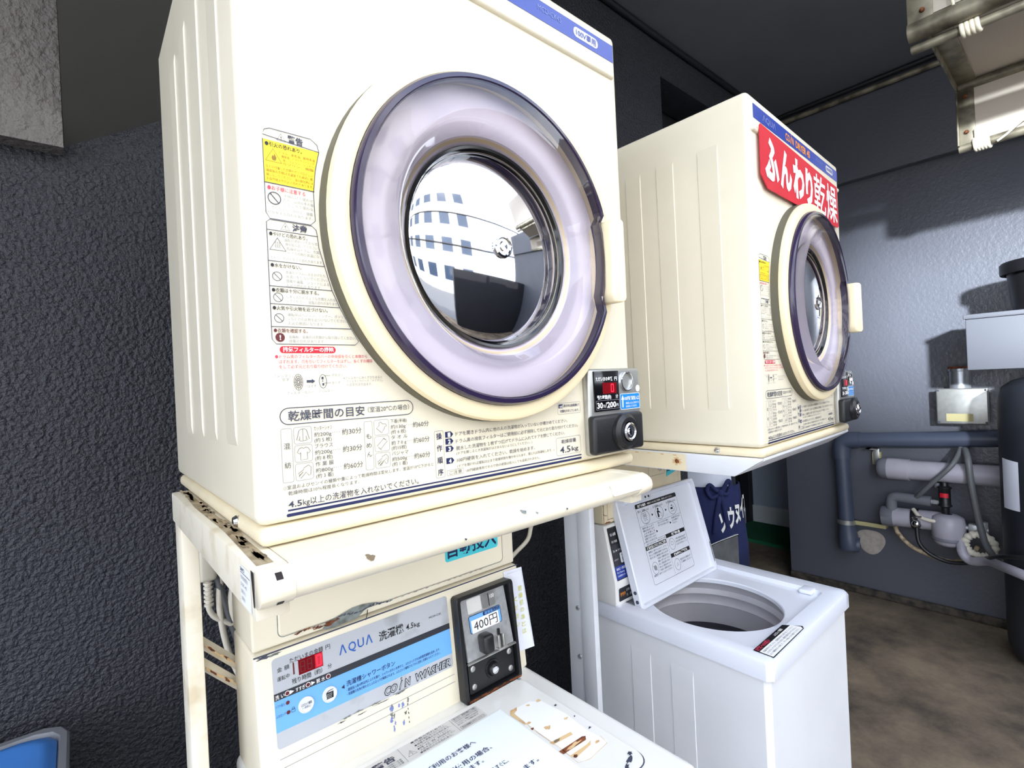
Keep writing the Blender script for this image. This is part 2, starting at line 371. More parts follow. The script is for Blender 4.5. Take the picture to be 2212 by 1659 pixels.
# ================================================================ COIN DRYER
ZD = 1.399                                   # underside of the first dryer
DW, DD = .634, .533
def zz(v): return v                           # heights on the dryer front are world heights of the first dryer
def make_dryer():
    t = thing('coin_dryer', (0, 0, ZD), 'large cream coin-operated dryer nearest the camera, filling the left half', 'coin dryer', 'coin dryers on stands')
    m = MB()
    m.box(0, DW, 0, DD, 1.420, 2.175, 'cream', .011, 3)
    # raised strips of the two side panels
    for sx in (0, 1):
        for y0, y1 in ((.067, .115), (.174, .22), (.263, .307), (.352, .40)):
            pts = [(y0, 1.50), (y1, 1.50), (y1, 2.085), (y0, 2.085)]
            x = 0 if sx == 0 else DW; d = -.0016 if sx == 0 else .0016
            m.loft([[(x, y, z) for y, z in pts], [(x + d, y + (.0013 if i in (0, 3) else -.0013), z + (.012 if i < 2 else -.012)) for i, (y, z) in enumerate(pts)]], 'cream', False, True)
    # raised bead under the title stripe
    m.tube([(.018, .0005, 2.099), (.616, .0005, 2.099)], .0065, 'cream', 12)
    m.sphere((.018, .0005, 2.099), .0065, 'cream', 12); m.sphere((.616, .0005, 2.099), .0065, 'cream', 12)
    m.build('cabinet', t)
    m = MB(); m.box(.002, DW - .002, -.002, DD - .002, 1.399, 1.4185, 'cream_base', .008, 3); m.build('base_tray', t)
    m = MB(); m.lathe([(.0, -.005), (.005, -.004), (.007, 0)], (.002, .10, 1.4105), 'chrome', 16, 'x'); m.build('screw', t)
    # ---- door
    cx, cz = .322, 1.747
    d = MB(); d.lathe([(.232, .002), (.2445, .001), (.2440, -.016), (.236, -.018)], (cx, 0, cz), 'ring_shade', 96, 'y')  # side band of the door ring, its shade put into the grey colour
    d.lathe([(.236, -.015), (.2425, -.016), (.2435, -.021), (.241, -.0275), (.235, -.0305), (.222, -.030), (.219, -.022), (.216, -.012), (.150, -.009), (.139, .0005)], (cx, 0, cz), 'ivory', 96, 'y')
    door = d.build('door', t)
    d = MB(); d.lathe([(.216, -.0135), (.152, -.0105), (.1405, -.001)], (cx, 0, cz), 'panel_in', 96, 'y'); d.build('door_liner', door)
    def notch(a, r):
        a = (a + PI) % (2 * PI) - PI
        q = max(0, min(1, (.36 - abs(a + .01)) / .05)); return r - .014 * q * q * (3 - 2 * q) if r > .205 else r
    d = MB(); d.lathe([(.2195, -.022), (.2215, -.030), (.2215, -.036), (.2185, -.0405), (.213, -.0415), (.2105, -.038), (.2125, -.024)], (cx, 0, cz), 'rim', 128, 'y', notch); d.build('door_rim', door)
    d = MB(); d.lathe([(.2125, -.040), (.200, -.0425), (.184, -.0435), (.177, -.046), (.172, -.0465), (.167, -.043), (.160, -.030), (.153, -.016), (.146, -.006), (.140, -.002)], (cx, 0, cz), 'flange', 128, 'y', notch); d.build('door_window', door)
    d = MB(); d.lathe([(.1415, -.005), (.140, -.0075), (.1365, -.0065), (.134, -.002)], (cx, 0, cz), 'blackgloss', 96, 'y'); d.build('door_seal', door)
    n = 14; prof = [(max(.0005, .1355 * math.sin(.5 * PI * i / n)), -.024 * math.cos(.5 * PI * i / n) ** 1.6 + .001) for i in range(n + 1)]
    d = MB(); d.lathe(prof, (cx, 0, cz), 'chrome', 96, 'y'); d.build('door_lens', door)
    d = MB(); d.lathe([(.016, -.0225), (.0155, -.0265), (.0125, -.0275), (.011, -.0255), (.0075, -.0255), (.006, -.0275), (.0004, -.028)], (cx, 0, cz - .002), 'chrome', 40, 'y'); d.build('hub', door)
    d = MB()
    P = [(.527, 1.812), (.540, 1.812), (.546, 1.806), (.546, 1.684), (.540, 1.677), (.527, 1.677), (.5215, 1.69), (.5235, 1.745), (.5215, 1.80)]
    d.prism(P, lambda p: (p[0], -.008, p[1]), lambda p: (p[0], -.056 if p[0] < .535 else -.066, p[1]), 'ivory', .004, 3)
    d.build('door_handle', door)
    # ---- blue title stripe
    q = Print((0, 0, 0), (1, 0, 0), (0, 0, 1), (0, -1, 0))
    q.rect(.028, .625, 2.1255, 2.1565, 'blue', 0)
    q.text('ΛQUΛ', .078, .155, 2.141, .019, 'slate', .008)
    for txt, a, b, sh in (('CO', .215, .244, .0), ('/', .246, .256, .0), ('N', .258, .270, .0), ('DRYER 45', .283, .388, 0)): q.text(txt, a, b, 2.141, .024, 'orange', .03)
    q.disc(.2535, 2.1525, .0018, 'orange', 2)
    q.text('MCD-CK45', .437, .490, 2.1445, .012, 'slate', .0)
    q.rrect(.520, .583, 2.133, 2.150, .008, 'labelgrey', 1); q.text('100V専用', .526, .577, 2.1415, .0125, 'blue', .01, layer=3)
    q.build('title_stripe', t)
    # ---- warning notice
    q = Print((0, 0, 0), (1, 0, 0), (0, 0, 1), (0, -1, 0)); w = .0007
    q.poly([(.0225, 1.7765), (.0735, 1.7765), (.0755, 1.80), (.080, 1.8215), (.0225, 1.8215)], 'yellow', 0)
    q.line(q.rr(.0225, .0805, 1.8215, 1.834, .0)[:1] + [(.0805, 1.8215), (.079, 1.829), (.072, 1.834), (.030, 1.834), (.0245, 1.8315), (.0225, 1.826)], w, 'ink', 1, True)
    q.line([(.0225, 1.8215), (.0225, 1.745), (.026, 1.739), (.068, 1.739), (.073, 1.744), (.0725, 1.775), (.0755, 1.80), (.0805, 1.8215)], w, 'ink')
    q.line([(.0225, 1.7765), (.0735, 1.7765)], w, 'ink')
    q.tri(.0365, .0455, 1.8235, 1.831, .0006, 'ink'); q.text('!', .0405, .0415, 1.8265, .005, 'ink')
    q.text('警告', .0475, .0635, 1.8275, .0085, 'ink', .03)
    q.text('●引火の恐れあり。', .0245, .062, 1.8172, .0052, 'black_ink', .01)
    q.tri(.0245, .0405, 1.7995, 1.8130, .0008, 'inky'); q.poly([(.0315, 1.801), (.0345, 1.801), (.0355, 1.804), (.0335, 1.8085), (.033, 1.805), (.0318, 1.8065), (.0305, 1.8035)], 'inky', 1)
    for i, (a, tx) in enumerate(((.0385, 'ドラム、食用油、動物系油'), (.0405, '機械油、ドライクリーニング'), (.0415, '油、ベンジン、シンナー'), (.0415, 'ガソリン、樹脂'))): q.text(tx, a, .0755 - .0006 * i, 1.8108 - .0037 * i, .0034, 'inky')
    for i, tx in enumerate(('などの付着した衣類やポリプロピレン', '繊維製の衣類は洗濯後でも絶対に乾', '燥しないでください。油の酸化熱によ', 'る自然発火や引火の恐れがあります。')): q.text(tx, .0245, .0725, 1.7935 - .0042 * i, .0036, 'inky')
    q.text('●お子様に注意する', .025, .0635, 1.7715, .0052, 'redt', .01)
    q.ring(.0315, 1.7610, .0062, .0009, 'ink'); q.line([(.0275, 1.7655), (.0355, 1.7565)], .0009, 'ink')
    for i, tx in enumerate(('子供だけで使わせ', 'たり、幼児の手の届', 'くところで使わな')): q.text(tx, .0405, .0715, 1.7655 - .0046 * i, .0038, 'inkl')
    for i, tx in enumerate(('いでください。やけど・感電', 'けがをする恐れがあります。')): q.text(tx, .0245, .0705, 1.7505 - .0046 * i, .0038, 'inkl')
    # second box
    R = [(.0225, 1.735), (.0225, 1.613), (.0265, 1.608), (.112, 1.608), (.1165, 1.612), (.108, 1.6265), (.096, 1.650), (.088, 1.6685), (.081, 1.6945), (.0755, 1.715), (.0745, 1.728), (.0735, 1.734), (.069, 1.738), (.026, 1.738)]
    q.line(R, w, 'ink', 1, True)
    for z, x1 in ((1.7272, .0745), (1.6948, .081), (1.6685, .088), (1.650, .096), (1.6262, .108)): q.line([(.0225, z), (x1, z)], w, 'ink')
    q.tri(.0365, .0455, 1.729, 1.7365, .0006, 'ink'); q.text('!', .0405, .0415, 1.732, .005, 'ink'); q.text('注意', .048, .0635, 1.7325, .0085, 'ink', .03)
    q.text('●やけどの恐れあり。', .0245, .0635, 1.7232, .0050, 'black_ink', .008)
    q.tri(.0245, .0405, 1.7065, 1.7195, .001, 'ink')
    for k in range(3): q.line([(.0305 + .002 * k + .0006 * (-1) ** j, 1.709 + .0016 * j) for j in range(5)], .0004, 'ink')
    for i, (b, tx) in enumerate(((.0745, '運転が終わってから衣'), (.0755, '類を取り出してください。'), (.077, '乾燥中はドラム、衣類、'), (.0785, 'ドアの内側が高温になっ'))): q.text(tx, .039 + .0012 * i, b, 1.7185 - .0045 * i, .0038, 'inkl')
    q.text('ており、やけどをする恐れがあります。', .0245, .0795, 1.6985, .0038, 'inkl')
    def sec(z, title, col, ys, lines, x1s, sign):
        q.text(title, .0245, ys[0], z, .0050, col, .008)
        zc = z - ys[1]
        if sign: q.ring(.0305, zc, .0046, .0006, 'ink'); q.line([(.0274, zc + .0032), (.0336, zc - .0032)], .0006, 'ink')
        for i, tx in enumerate(lines): q.text(tx, .039, x1s[i], z - .0063 - .0046 * i, .0039, 'inkl')
    sec(1.6905, '●水をかけない。', 'black_ink', (.0555, .0115), ('本体やドラムに水をかけたり、', '水洗いをしないでください。', '感電や漏電、ショートによる', '火災の恐れがあります。'), (.0825, .0835, .085, .0765), True)
    sec(1.6645, '●衣類は十分に脱水する。', 'black_ink', (.073, .0075), ('しずくのたれるような衣類を入れな', 'いでください。感電の恐れがあります。'), (.0915, .0945), True)
    sec(1.6458, '●火気や引火物を近づけない。', 'black_ink', (.082, .0105), ('運転中はベンジン、シンナー、ガソリ', 'ンなどの引火物を近づけないでください。', '火災の原因になります。'), (.099, .103, .0775), True)
    sec(1.6222, '●衣類を確認する。', 'maroon', (.059, .007), ('金属粉、金属片は衣類から取り除いてください。', '感電の恐れがあります。'), (.1135, .0775), False)
    q.disc(.0305, 1.6150, .0047, 'maroon', 1); q.text('!', .0298, .0313, 1.6150, .007, 'white', .03, layer=3)
    # filter cleaning
    q.rrect(.0295, .089, 1.5985, 1.6058, .0036, 'red', 0); q.text('排気フィルターの掃除', .0325, .0865, 1.6022, .0056, 'white', .02)
    for i, (a, b, tx) in enumerate(((.0245, .126, '●ドラム奥のフィルターカバーの中央部を引くと本体から'), (.028, .132, 'はずれます。爪を引いてフィルターをはずし、糸くずの掃除'), (.028, .101, 'をして必ず元どおり取り付けてください。'))): q.text(tx, a, b, 1.5948 - .0054 * i, .0045, 'redt')
    for r in (.0075, .0055, .0035, .0016): q.ring(.0468, 1.5675, r * .62, .0004, 'ink', n=20, rv=r * 1.15)
    for k in range(12): q.line([(.0468 + .0012 * math.cos(k * PI / 6), 1.5675 + .002 * math.sin(k * PI / 6)), (.0468 + .0046 * math.cos(k * PI / 6), 1.5675 + .0085 * math.sin(k * PI / 6))], .0003, 'ink')
    q.poly([(.0555, 1.5667), (.061, 1.5667), (.061, 1.5655), (.0645, 1.5680), (.061, 1.5705), (.061, 1.5693), (.0555, 1.5693)], 'ink', 1)
    q.ring(.073, 1.5675, .0040, .0005, 'ink', n=20, rv=.0075); q.rect(.0716, .0738, 1.5695, 1.5725, 'ink', 1); q.rect(.0722, .0742, 1.5628, 1.5655, 'ink', 1); q.rect(.0722, .0732, 1.5670, 1.5685, 'ink', 1)
    q.line([(.0748, 1.5737), (.0815, 1.5737)], .0004, 'ink'); q.line([(.0745, 1.5655), (.082, 1.5655)], .0004, 'ink')
    for tx, a, b, z in (('「メヅマリ」', .0235, .0415, 1.5742), ('文字', .0300, .0375, 1.5705), ('はずす', .0565, .0655, 1.5628), ('爪を引く', .0830, .0955, 1.5740), ('糸くず', .083, .0925, 1.5655), ('フィルターカバー', .0345, .0625, 1.5562), ('フィルター', .0675, .0835, 1.5568), ('※フィルターに糸くずがたまると', .0960, .1435, 1.5703), ('フィルターカバーの「メヅマリ」', .0995, .1435, 1.5665), ('の文字が浮き出ます。', .0995, .1305, 1.5625)): q.text(tx, a, b, z, .0036, 'inkl')
    q.build('warning_notice', t)
    # ---- drying guide
    q = Print((0, 0, 0), (1, 0, 0), (0, 0, 1), (0, -1, 0))
    q.orect(.0265, .183, 1.5232, 1.5405, .0085, .0009, 'ink')
    q.text('乾燥時間の目安', .0345, .1195, 1.5318, .0120, 'ink', .012); q.text('（室温20℃の場合）', .1235, .1775, 1.5325, .0072, 'ink')
    q.orect(.0265, .0375, 1.4625, 1.5190, .002, .0005, 'inkl'); q.vtext('混紡', .032, 1.5005, 1.4805, .0072, 'ink')
    q.orect(.118, .128, 1.4625, 1.5190, .002, .0005, 'inkl'); q.vtext('もめん', .123, 1.5015, 1.4805, .0072, 'ink')
    for i in range(3):
        z1 = 1.5195 - .0195 * i
        q.orect(.0395, .0580, z1 - .0178, z1, .0025, .0005, 'inkl'); q.orect(.1302, .1490, z1 - .0178, z1, .0025, .0005, 'inkl')
    def fig(cx, cz, pts, s=.0066): q.line([(cx + a * s, cz + b * s) for a, b in pts], .0005, 'ink', 1, True)
    shirt = [(-.3, 1), (.3, 1), (.6, .8), (1, -.7), (.65, -.8), (.5, -.1), (.5, -.9), (-.5, -.9), (-.5, -.1), (-.65, -.8), (-1, -.7), (-.6, .8)]
    blouse = [(-.3, 1), (0, .8), (.3, 1), (.7, .85), (1.05, .25), (.7, 0), (.5, .2), (.55, -1), (-.55, -1), (-.5, .2), (-.7, 0), (-1.05, .25), (-.7, .85)]
    fig(.0488, 1.5105, shirt); q.line([(.0488, 1.5168), (.0488, 1.505)], .0004, 'ink'); fig(.0490, 1.4910, blouse)
    work = [(-.2, .6), (.6, 1), (1, .6), (.9, -.6), (.6, -.7), (.2, -.1), (-.7, -1), (-1, -.7), (-.3, .0), (-.9, -.5), (-1.05, -.2), (-.2, .35)]
    fig(.0492, 1.4715, work)
    tee = [(-.2, 1), (.2, .6), (.8, .55), (1, .2), (.6, .05), (.55, -.2), (.0, -1), (-1, -.1), (-.45, .35), (-.5, .8)]
    fig(.1398, 1.5105, tee); fig(.1398, 1.4910, [(-1, -.3), (.3, .9), (1, .4), (-.3, -.9)]); q.line([(.1345, 1.4868), (.1385, 1.4838)], .0004, 'ink'); q.line([(.141, 1.498), (.145, 1.495)], .0004, 'ink')
    fig(.1398, 1.4715, work)
    for k in range(6): q.line([(.1350 + .0016 * k, 1.4675 + .0012 * k), (.1378 + .0014 * k, 1.4655 + .0015 * k)], .0004, 'ink')
    for i, (a, b, c_, tm) in enumerate((('カッターシャツ', '約200g', '(約 5 枚)', '約30分'), ('ブラウス', '約200g', '(約 8 枚)', '約30分'), ('作 業 服', '約800g', '(約 3 着)', '約60分'))):
        z = 1.5165 - .0195 * i
        q.text(a, .0605, .0805, z, .0056, 'ink'); q.text(b, .0605, .0795, z - .0068, .0056, 'ink'); q.text(c_, .0605, .0795, z - .0130, .0056, 'ink')
        q.line([(.0805, z - .0062), (.0812, z - .0062)], .0006, 'ink'); q.line([(.083, z - .0062), (.0837, z - .0062)], .0006, 'ink'); q.line([(.0855, z - .0062), (.0862, z - .0062)], .0006, 'ink'); q.line([(.088, z - .0062), (.0887, z - .0062)], .0006, 'ink')
        q.text(tm, .0915, .1145, z - .0068, .0078, 'ink')
    for i, (a, b, c_, tm) in enumerate((('下着(半袖)', '約130g', '(約 6 枚)', '約60分'), ('タ オ ル', '約 7 0 g', '(約15枚)', '約60分'), ('パジャマ', '約500g', '(約 1 着)', '約60分'))):
        z = 1.5165 - .0195 * i
        q.text(a, .1515, .1735, z, .0056, 'ink'); q.text(b, .1515, .1715, z - .0068, .0056, 'ink'); q.text(c_, .1515, .1715, z - .0130, .0056, 'ink')
        for k in range(4): q.line([(.1728 + .0024 * k, z - .0062), (.1735 + .0024 * k, z - .0062)], .0006, 'ink')
        q.text(tm, .1815, .2045, z - .0068, .0078, 'ink')
    q.text('⊙室温およびセンイの種類や量によって乾燥時間は変化します。室温が10℃下がると', .0265, .2085, 1.4572, .0048, 'ink')
    q.text('乾燥時間は10％程度長くなります。', .0310, .1090, 1.4510, .0048, 'ink')
    q.text('4.5', .0305, .0445, 1.4395, .0088, 'ink', .02); q.text('kg以上の洗濯物を入れないでください。', .0455, .186, 1.4395, .0086, 'ink', .006)
    q.rect(.0300, .4905, 1.4322, 1.4340, 'navy', 0); q.rrect(.0285, .4905, 1.4264, 1.4298, .0016, 'navy', 0)
    q.orect(.2120, .2255, 1.4380, 1.4985, .002, .0005, 'inkl'); q.vtext('操作順序', .2188, 1.4915, 1.4450, .0092, 'navy', .012)
    for k, z in enumerate((1.4922, 1.4832, 1.4735, 1.4578)):
        q.poly([(.2285, z - .0038), (.2375, z - .0038), (.2410, z), (.2375, z + .0038), (.2285, z + .0038)], 'navy', 0); q.text(str(k + 1), .2322, .2362, z, .0075, 'white', .04)
    for a, b, z, h, tx in ((.2445, .4600, 1.4918, .0062, 'ドアを開きドラム内に他の人の洗濯物が入っていないか確かめてください。'), (.2445, .4845, 1.4822, .0062, 'ドラム奥の排気フィルターはご使用前に必ず掃除して元どおり取り付けてください。'), (.2445, .4525, 1.4728, .0062, '脱水した洗濯物を１枚ずつ広げてドラムに入れてドアを閉じてください。'), (.2445, .3815, 1.4660, .0045, '(ドアを閉じるとき洗濯物がはさまらないようにしてください。)'), (.2450, .3865, 1.4570, .0062, '100円硬貨を入れてください。乾燥を始めます。'), (.2450, .4270, 1.4490, .0045, '(ドアを開ければ運転は止まり乾燥状態を確かめられます。閉じれば再運転します。)'), (.2585, .3960, 1.4410, .0045, '100円硬貨専用ですので他の硬貨は投入しても返却されません。')): q.text(tx, a, b, z, h, 'ink')
    q.orect(.2290, .2550, 1.4385, 1.4455, .001, .0005, 'inkl'); q.text('ご注意', .2320, .2520, 1.4420, .0052, 'ink')
    q.orect(.4330, .4895, 1.4380, 1.4655, .003, .0006, 'inkl'); q.text('乾燥容量', .4445, .4785, 1.4590, .0068, 'ink', .008); q.text('4.5', .4405, .4645, 1.4465, .0145, 'ink', .01); q.text('kg', .4675, .4830, 1.4460, .0100, 'ink', .01)
    q.orect(.4395, .4925, 1.5025, 1.5200, .002, .0005, 'inkl'); q.rrect(.4420, .4520, 1.5122, 1.5182, .001, 'navy', 1); q.text('cd', .4435, .4505, 1.5152, .0062, 'white', .02, layer=3)
    q.text('表示中は送風運転で', .4535, .4900, 1.5152, .0048, 'navy', .01); q.text('衣類を冷ましています。', .4450, .4890, 1.5070, .0048, 'navy', .01)
    q.build('drying_guide', t)
    # ---- coin unit
    u = MB(); u.box(.477, .613, -.034, .002, 1.433, 1.572, 'satin', .006, 3); unit = u.build('coin_unit', t)
    u = MB(); u.box(.4875, .5505, -.0365, -.030, 1.503, 1.568, 'blackgloss', .0012, 2); dsp = u.build('display_panel', unit)
    q = Print((0, -.0366, 0), (1, 0, 0), (0, 0, 1), (0, -1, 0), .0003, .0002)
    q.text('ただいまの金額', .4905, .5325, 1.5552, .0072, 'white', .02); q.text('円', .5375, .5445, 1.5552, .0072, 'white', .01)
    q.rect(.507, .543, 1.531, 1.549, 'led_dark', 0); q.seven(.5285, .5345, 1.5340, 1.5460, 'led', 'abcdef', 2, .0016)
    q.text('残り時間(約)', .4920, .5275, 1.5258, .0072, 'white', .02); q.text('分', .5390, .5455, 1.5258, .0072, 'white', .01)
    q.orect(.4895, .5485, 1.5062, 1.5205, .001, .0005, 'inkl'); q.text('30', .4915, .5055, 1.5132, .0125, 'white', .03); q.text('分', .5065, .5110, 1.5115, .0055, 'white', .01); q.text('/', .5118, .5150, 1.5132, .0115, 'white', .01); q.text('200', .5160, .5395, 1.5132, .0125, 'white', .03); q.text('円', .5405, .5455, 1.5115, .0055, 'white', .01)
    MB.build(q, 'display_lettering', unit, 0)
    u = MB(); u.lathe([(.0165, -.034), (.0165, -.0375), (.0150, -.0380), (.0140, -.034), (.0115, -.022), (.006, -.017), (.0004, -.016)], (.5725, 0, 1.5495), 'chrome', 40, 'y'); u.build('coin_cup', unit)
    q = Print((0, -.034, 0), (1, 0, 0), (0, 0, 1), (0, -1, 0), .0004, .0002)
    q.disc(.6045, 1.5365, .0058, 'white', 0); q.rrect(.5545, .6085, 1.5025, 1.5285, .003, 'cyan', 0); q.orect(.5545, .6085, 1.5025, 1.5285, .003, .0008, 'white')
    q.poly([(.5595, 1.506), (.5625, 1.506), (.5625, 1.519), (.5650, 1.519), (.5610, 1.5265), (.5570, 1.519), (.5595, 1.519)], 'white', 1)
    q.text('100円硬貨投入口', .5655, .6065, 1.5205, .0072, 'white', .02); q.text('運転投入および途中でも', .5685, .6060, 1.5125, .0042, 'white'); q.text('追加投入できます。', .5685, .6005, 1.5070, .0042, 'white')
    MB.build(q, 'coin_sticker', unit, 0)
    u = MB(); u.box(.472, .6005, -.0475, -.030, 1.436, 1.4975, 'black', .006, 3)
    u.lathe([(.030, -.046), (.029, -.053), (.023, -.0585), (.017, -.0585), (.0155, -.054)], (.545, 0, 1.468), 'black', 48, 'y'); cov = u.build('lock_cover', unit)
    u = MB(); u.lathe([(.0158, -.053), (.0150, -.0605), (.0125, -.0625), (.0105, -.0605), (.0070, -.0605), (.0060, -.0625), (.0004, -.063)], (.545, 0, 1.468), 'chrome', 40, 'y'); u.build('lock', cov)
    for o in [unit] + list(unit.children_recursive):                # seat the unit at its measured depth on the front
        for v in o.data.vertices:
            v.co.x = -.1327 + (v.co.x + .1327) * 1.0385; v.co.z = (1.5559 - ZD) + (v.co.z - (1.5559 - ZD)) * 1.0385
            if v.co.y < -.012: v.co.y += .0195
    return t
D1 = make_dryer()
D2 = copy_tree(D1); D2.location = (.953, -.0935, ZD - .0275); D2.rotation_euler.z = .0332
D2['label'] = 'cream coin-operated dryer with the red banner, the farther one beside the blue-grey wall'
def d2p(x, y, z):
    c_, s_ = math.cos(.0332), math.sin(.0332); return Vector((.953 + x * c_ - y * s_, -.0935 + x * s_ + y * c_, z - .0275))
# red banner on the farther dryer
_u = (math.cos(.0332), math.sin(.0332), 0); _nn = (math.sin(.0332), -math.cos(.0332), 0)
ban = MB()
BP = [(.044, 2.114), (.586, 2.099), (.588, 1.988), (.578, 1.982), (.070, 1.980), (.036, 2.004), (.038, 2.108)]
ban.prism(BP, lambda p: d2p(p[0], -.0068, p[1]), lambda p: d2p(p[0], -.0086, p[1]), 'red')
q = Print(d2p(0, -.0086, 0), _u, (0, 0, 1), _nn, .0004, .0002)
for ch, a, b, z, h in (('ふ', .070, .150, 2.052, .095), ('ん', .158, .232, 2.050, .090), ('わ', .240, .318, 2.048, .094), ('り', .328, .382, 2.046, .090), ('乾', .392, .486, 2.046, .098), ('燥', .494, .588, 2.044, .098)): q.text(ch, a - .012, b - .012, z - .004, h * 1.1, 'white', .05 if ch in 'ふんわり' else .010)
bo = ban.build('banner', smooth=0); qo = MB.build(q, 'lettering', bo, 0)
tag(bo, 'red banner sign with white rounded lettering on the farther dryer front', 'banner')

# ================================================================ DRYER STANDS
def make_stand_round():
    t = thing('dryer_stand', (.31, .43, 0), 'cream painted steel stand with rounded front rail carrying the nearest dryer', 'stand', 'dryer stands')
    for xa, xb, k in ((-.018, .012, 0), (.544, .574, 1)):
        m = MB(); m.box(xa, xb, -.055, .47, 1.350, 1.3975, 'rackp', .002); r = m.build('rail', t)
        if k == 0:
            q = Print((0, 0, 1.3975), (0, 1, 0), (1, 0, 0), (0, 0, 1), .0004, .0002)
            rd = random.Random(4)
            q.poly([(-.045, .002), (.46, .002), (.46, -.004), (.30, -.010), (.12, -.008), (-.045, -.013)], 'dust', 0)
            for j in range(34): q.blob(-.04 + .5 * rd.random(), -.006 + .009 * rd.random(), .012 + .03 * rd.random(), .004, 'grime', 1, 14, .6)
            q.build('grime', r)
            q = Print((-.018, 0, 0), (0, -1, 0), (0, 0, 1), (-1, 0, 0), .0004, .0002)
            q.rect(.004, .044, 1.354, 1.392, 'white', 0); q.text('SANYO', .007, .022, 1.3885, .005, 'ink', .02)
            q.line([(.006, 1.385), (.042, 1.385)], .0006, 'ink')
            for j, tx in enumerate(('衣類乾燥機用置台', 'DSK-45', '組立説明書をお読みください', '三洋電機株式会社')): q.text(tx, .007, .034 - .004 * j, 1.3805 - .0068 * j, .0045, 'inkl')
            q.build('rating_label', r)
        m = MB(); m.box(xa + .002, xa + .026, .402, .462, .045, 1.352, 'rackp', .003); m.build('leg', t)
        m = MB(); m.box(xa, xa + .03, .02, .50, .005, .045, 'rackp', .004); m.build('foot', t)
    NY, NZ, RY, RZ = -.050, 1.3800, .027, .0175
    prof = [(.030, NZ + RZ)] + [(NY - RY * math.sin(a), NZ + RZ * math.cos(a)) for a in [PI * i / 10 for i in range(11)]] + [(.030, NZ - RZ)]
    m = MB(); m.prism(prof, lambda p: (.0122, p[0], p[1]), lambda p: (.5438, p[0], p[1]), 'cream'); nose = m.build('front_rail', t)
    for xa, xb in ((-.018, .0122), (.5438, .574)):
        m = MB(); m.prism([(-.0555, NZ + RZ - .0005)] + [(min(a, -.0560) - .0012, b + (.001 if b > NZ else -.001)) for a, b in prof[2:-2]] + [(-.0555, NZ - RZ + .0005)], lambda p: (xa, p[0], p[1]), lambda p: (xb, p[0], p[1]), 'cream', .0015)
        cap = m.build('end_cap', t)
        if xa < 0:
            q = Print((-.018, 0, 0), (0, -1, 0), (0, 0, 1), (-1, 0, 0), .0004, .0002)
            q.poly([(.0455, 1.3955), (.0548, 1.3955), (.0548, 1.3630), (.0520, 1.3630)], 'darkslot', 0)
            MB.build(q, 'slot', cap, 0)
            for a0, a1 in ((.70, 1.05), (2.15, 2.45)):
                s2 = MB(); pts = [(NY - (RY + .0018) * math.sin(a), NZ + (RZ + .0016) * math.cos(a)) for a in [a0 + (a1 - a0) * i / 6 for i in range(7)]]
                s2.add([(-.004, a, b) for a, b in pts] + [(.002, a, b) for a, b in pts], [[i, i + 1, 8 + i, 7 + i] for i in range(6)], 'darkslot')
                s2.build('clip_slot', cap)
    for a, h, k in ((.085, .0045, 'grime'), (.295, .004, 'filler'), (.315, .002, 'filler'), (.37, .0016, 'ink'), (.20, .0016, 'ink')):
        ang = 1.25 + .4 * math.sin(a * 40)
        qq = Print((a, NY - (RY + .0006) * math.sin(ang), NZ + (RZ + .0006) * math.cos(ang)), (1, 0, 0), (0, -math.cos(ang) * RY, -math.sin(ang) * RZ), (0, -math.sin(ang), math.cos(ang)), .0004)
        qq.blob(0, 0, h * 1.8, h, k, 0, 14, .6, .6); qq.build('chipped_paint', nose)
    ang = 1.2; qq = Print((0, NY - (RY + .0004) * math.sin(ang), NZ + (RZ + .0004) * math.cos(ang)), (1, 0, 0), (0, -math.cos(ang), -math.sin(ang)), (0, -math.sin(ang), math.cos(ang)), .0004)
    qq.rrect(.470, .548, -.010, .009, .004, 'white', 0); qq.build('sticker', nose)
    for z0, z1 in ((1.142, .12), (1.105, .085)):
        m = MB(); m.tube([(.006, .466, z0), (.578, .466, z1 + .4)], .0085, 'rackp', 4); br = m.build('brace', t)
        q = Print((.006, .4570, z0), (.572, 0, z1 + .4 - z0), (0, 0, 1), (0, -1, 0), .0006); rd = random.Random(int(z0 * 100))
        for j in range(12): q.blob(.010 * j + .004 * rd.random(), .004 * rd.random() - .002, .006 + .004 * rd.random(), .004, 'rust' if j % 3 == 0 else 'rustpale', j % 2, 12, .6)
        q.build('rust_spots', br)
    return t
ST1 = make_stand_round()
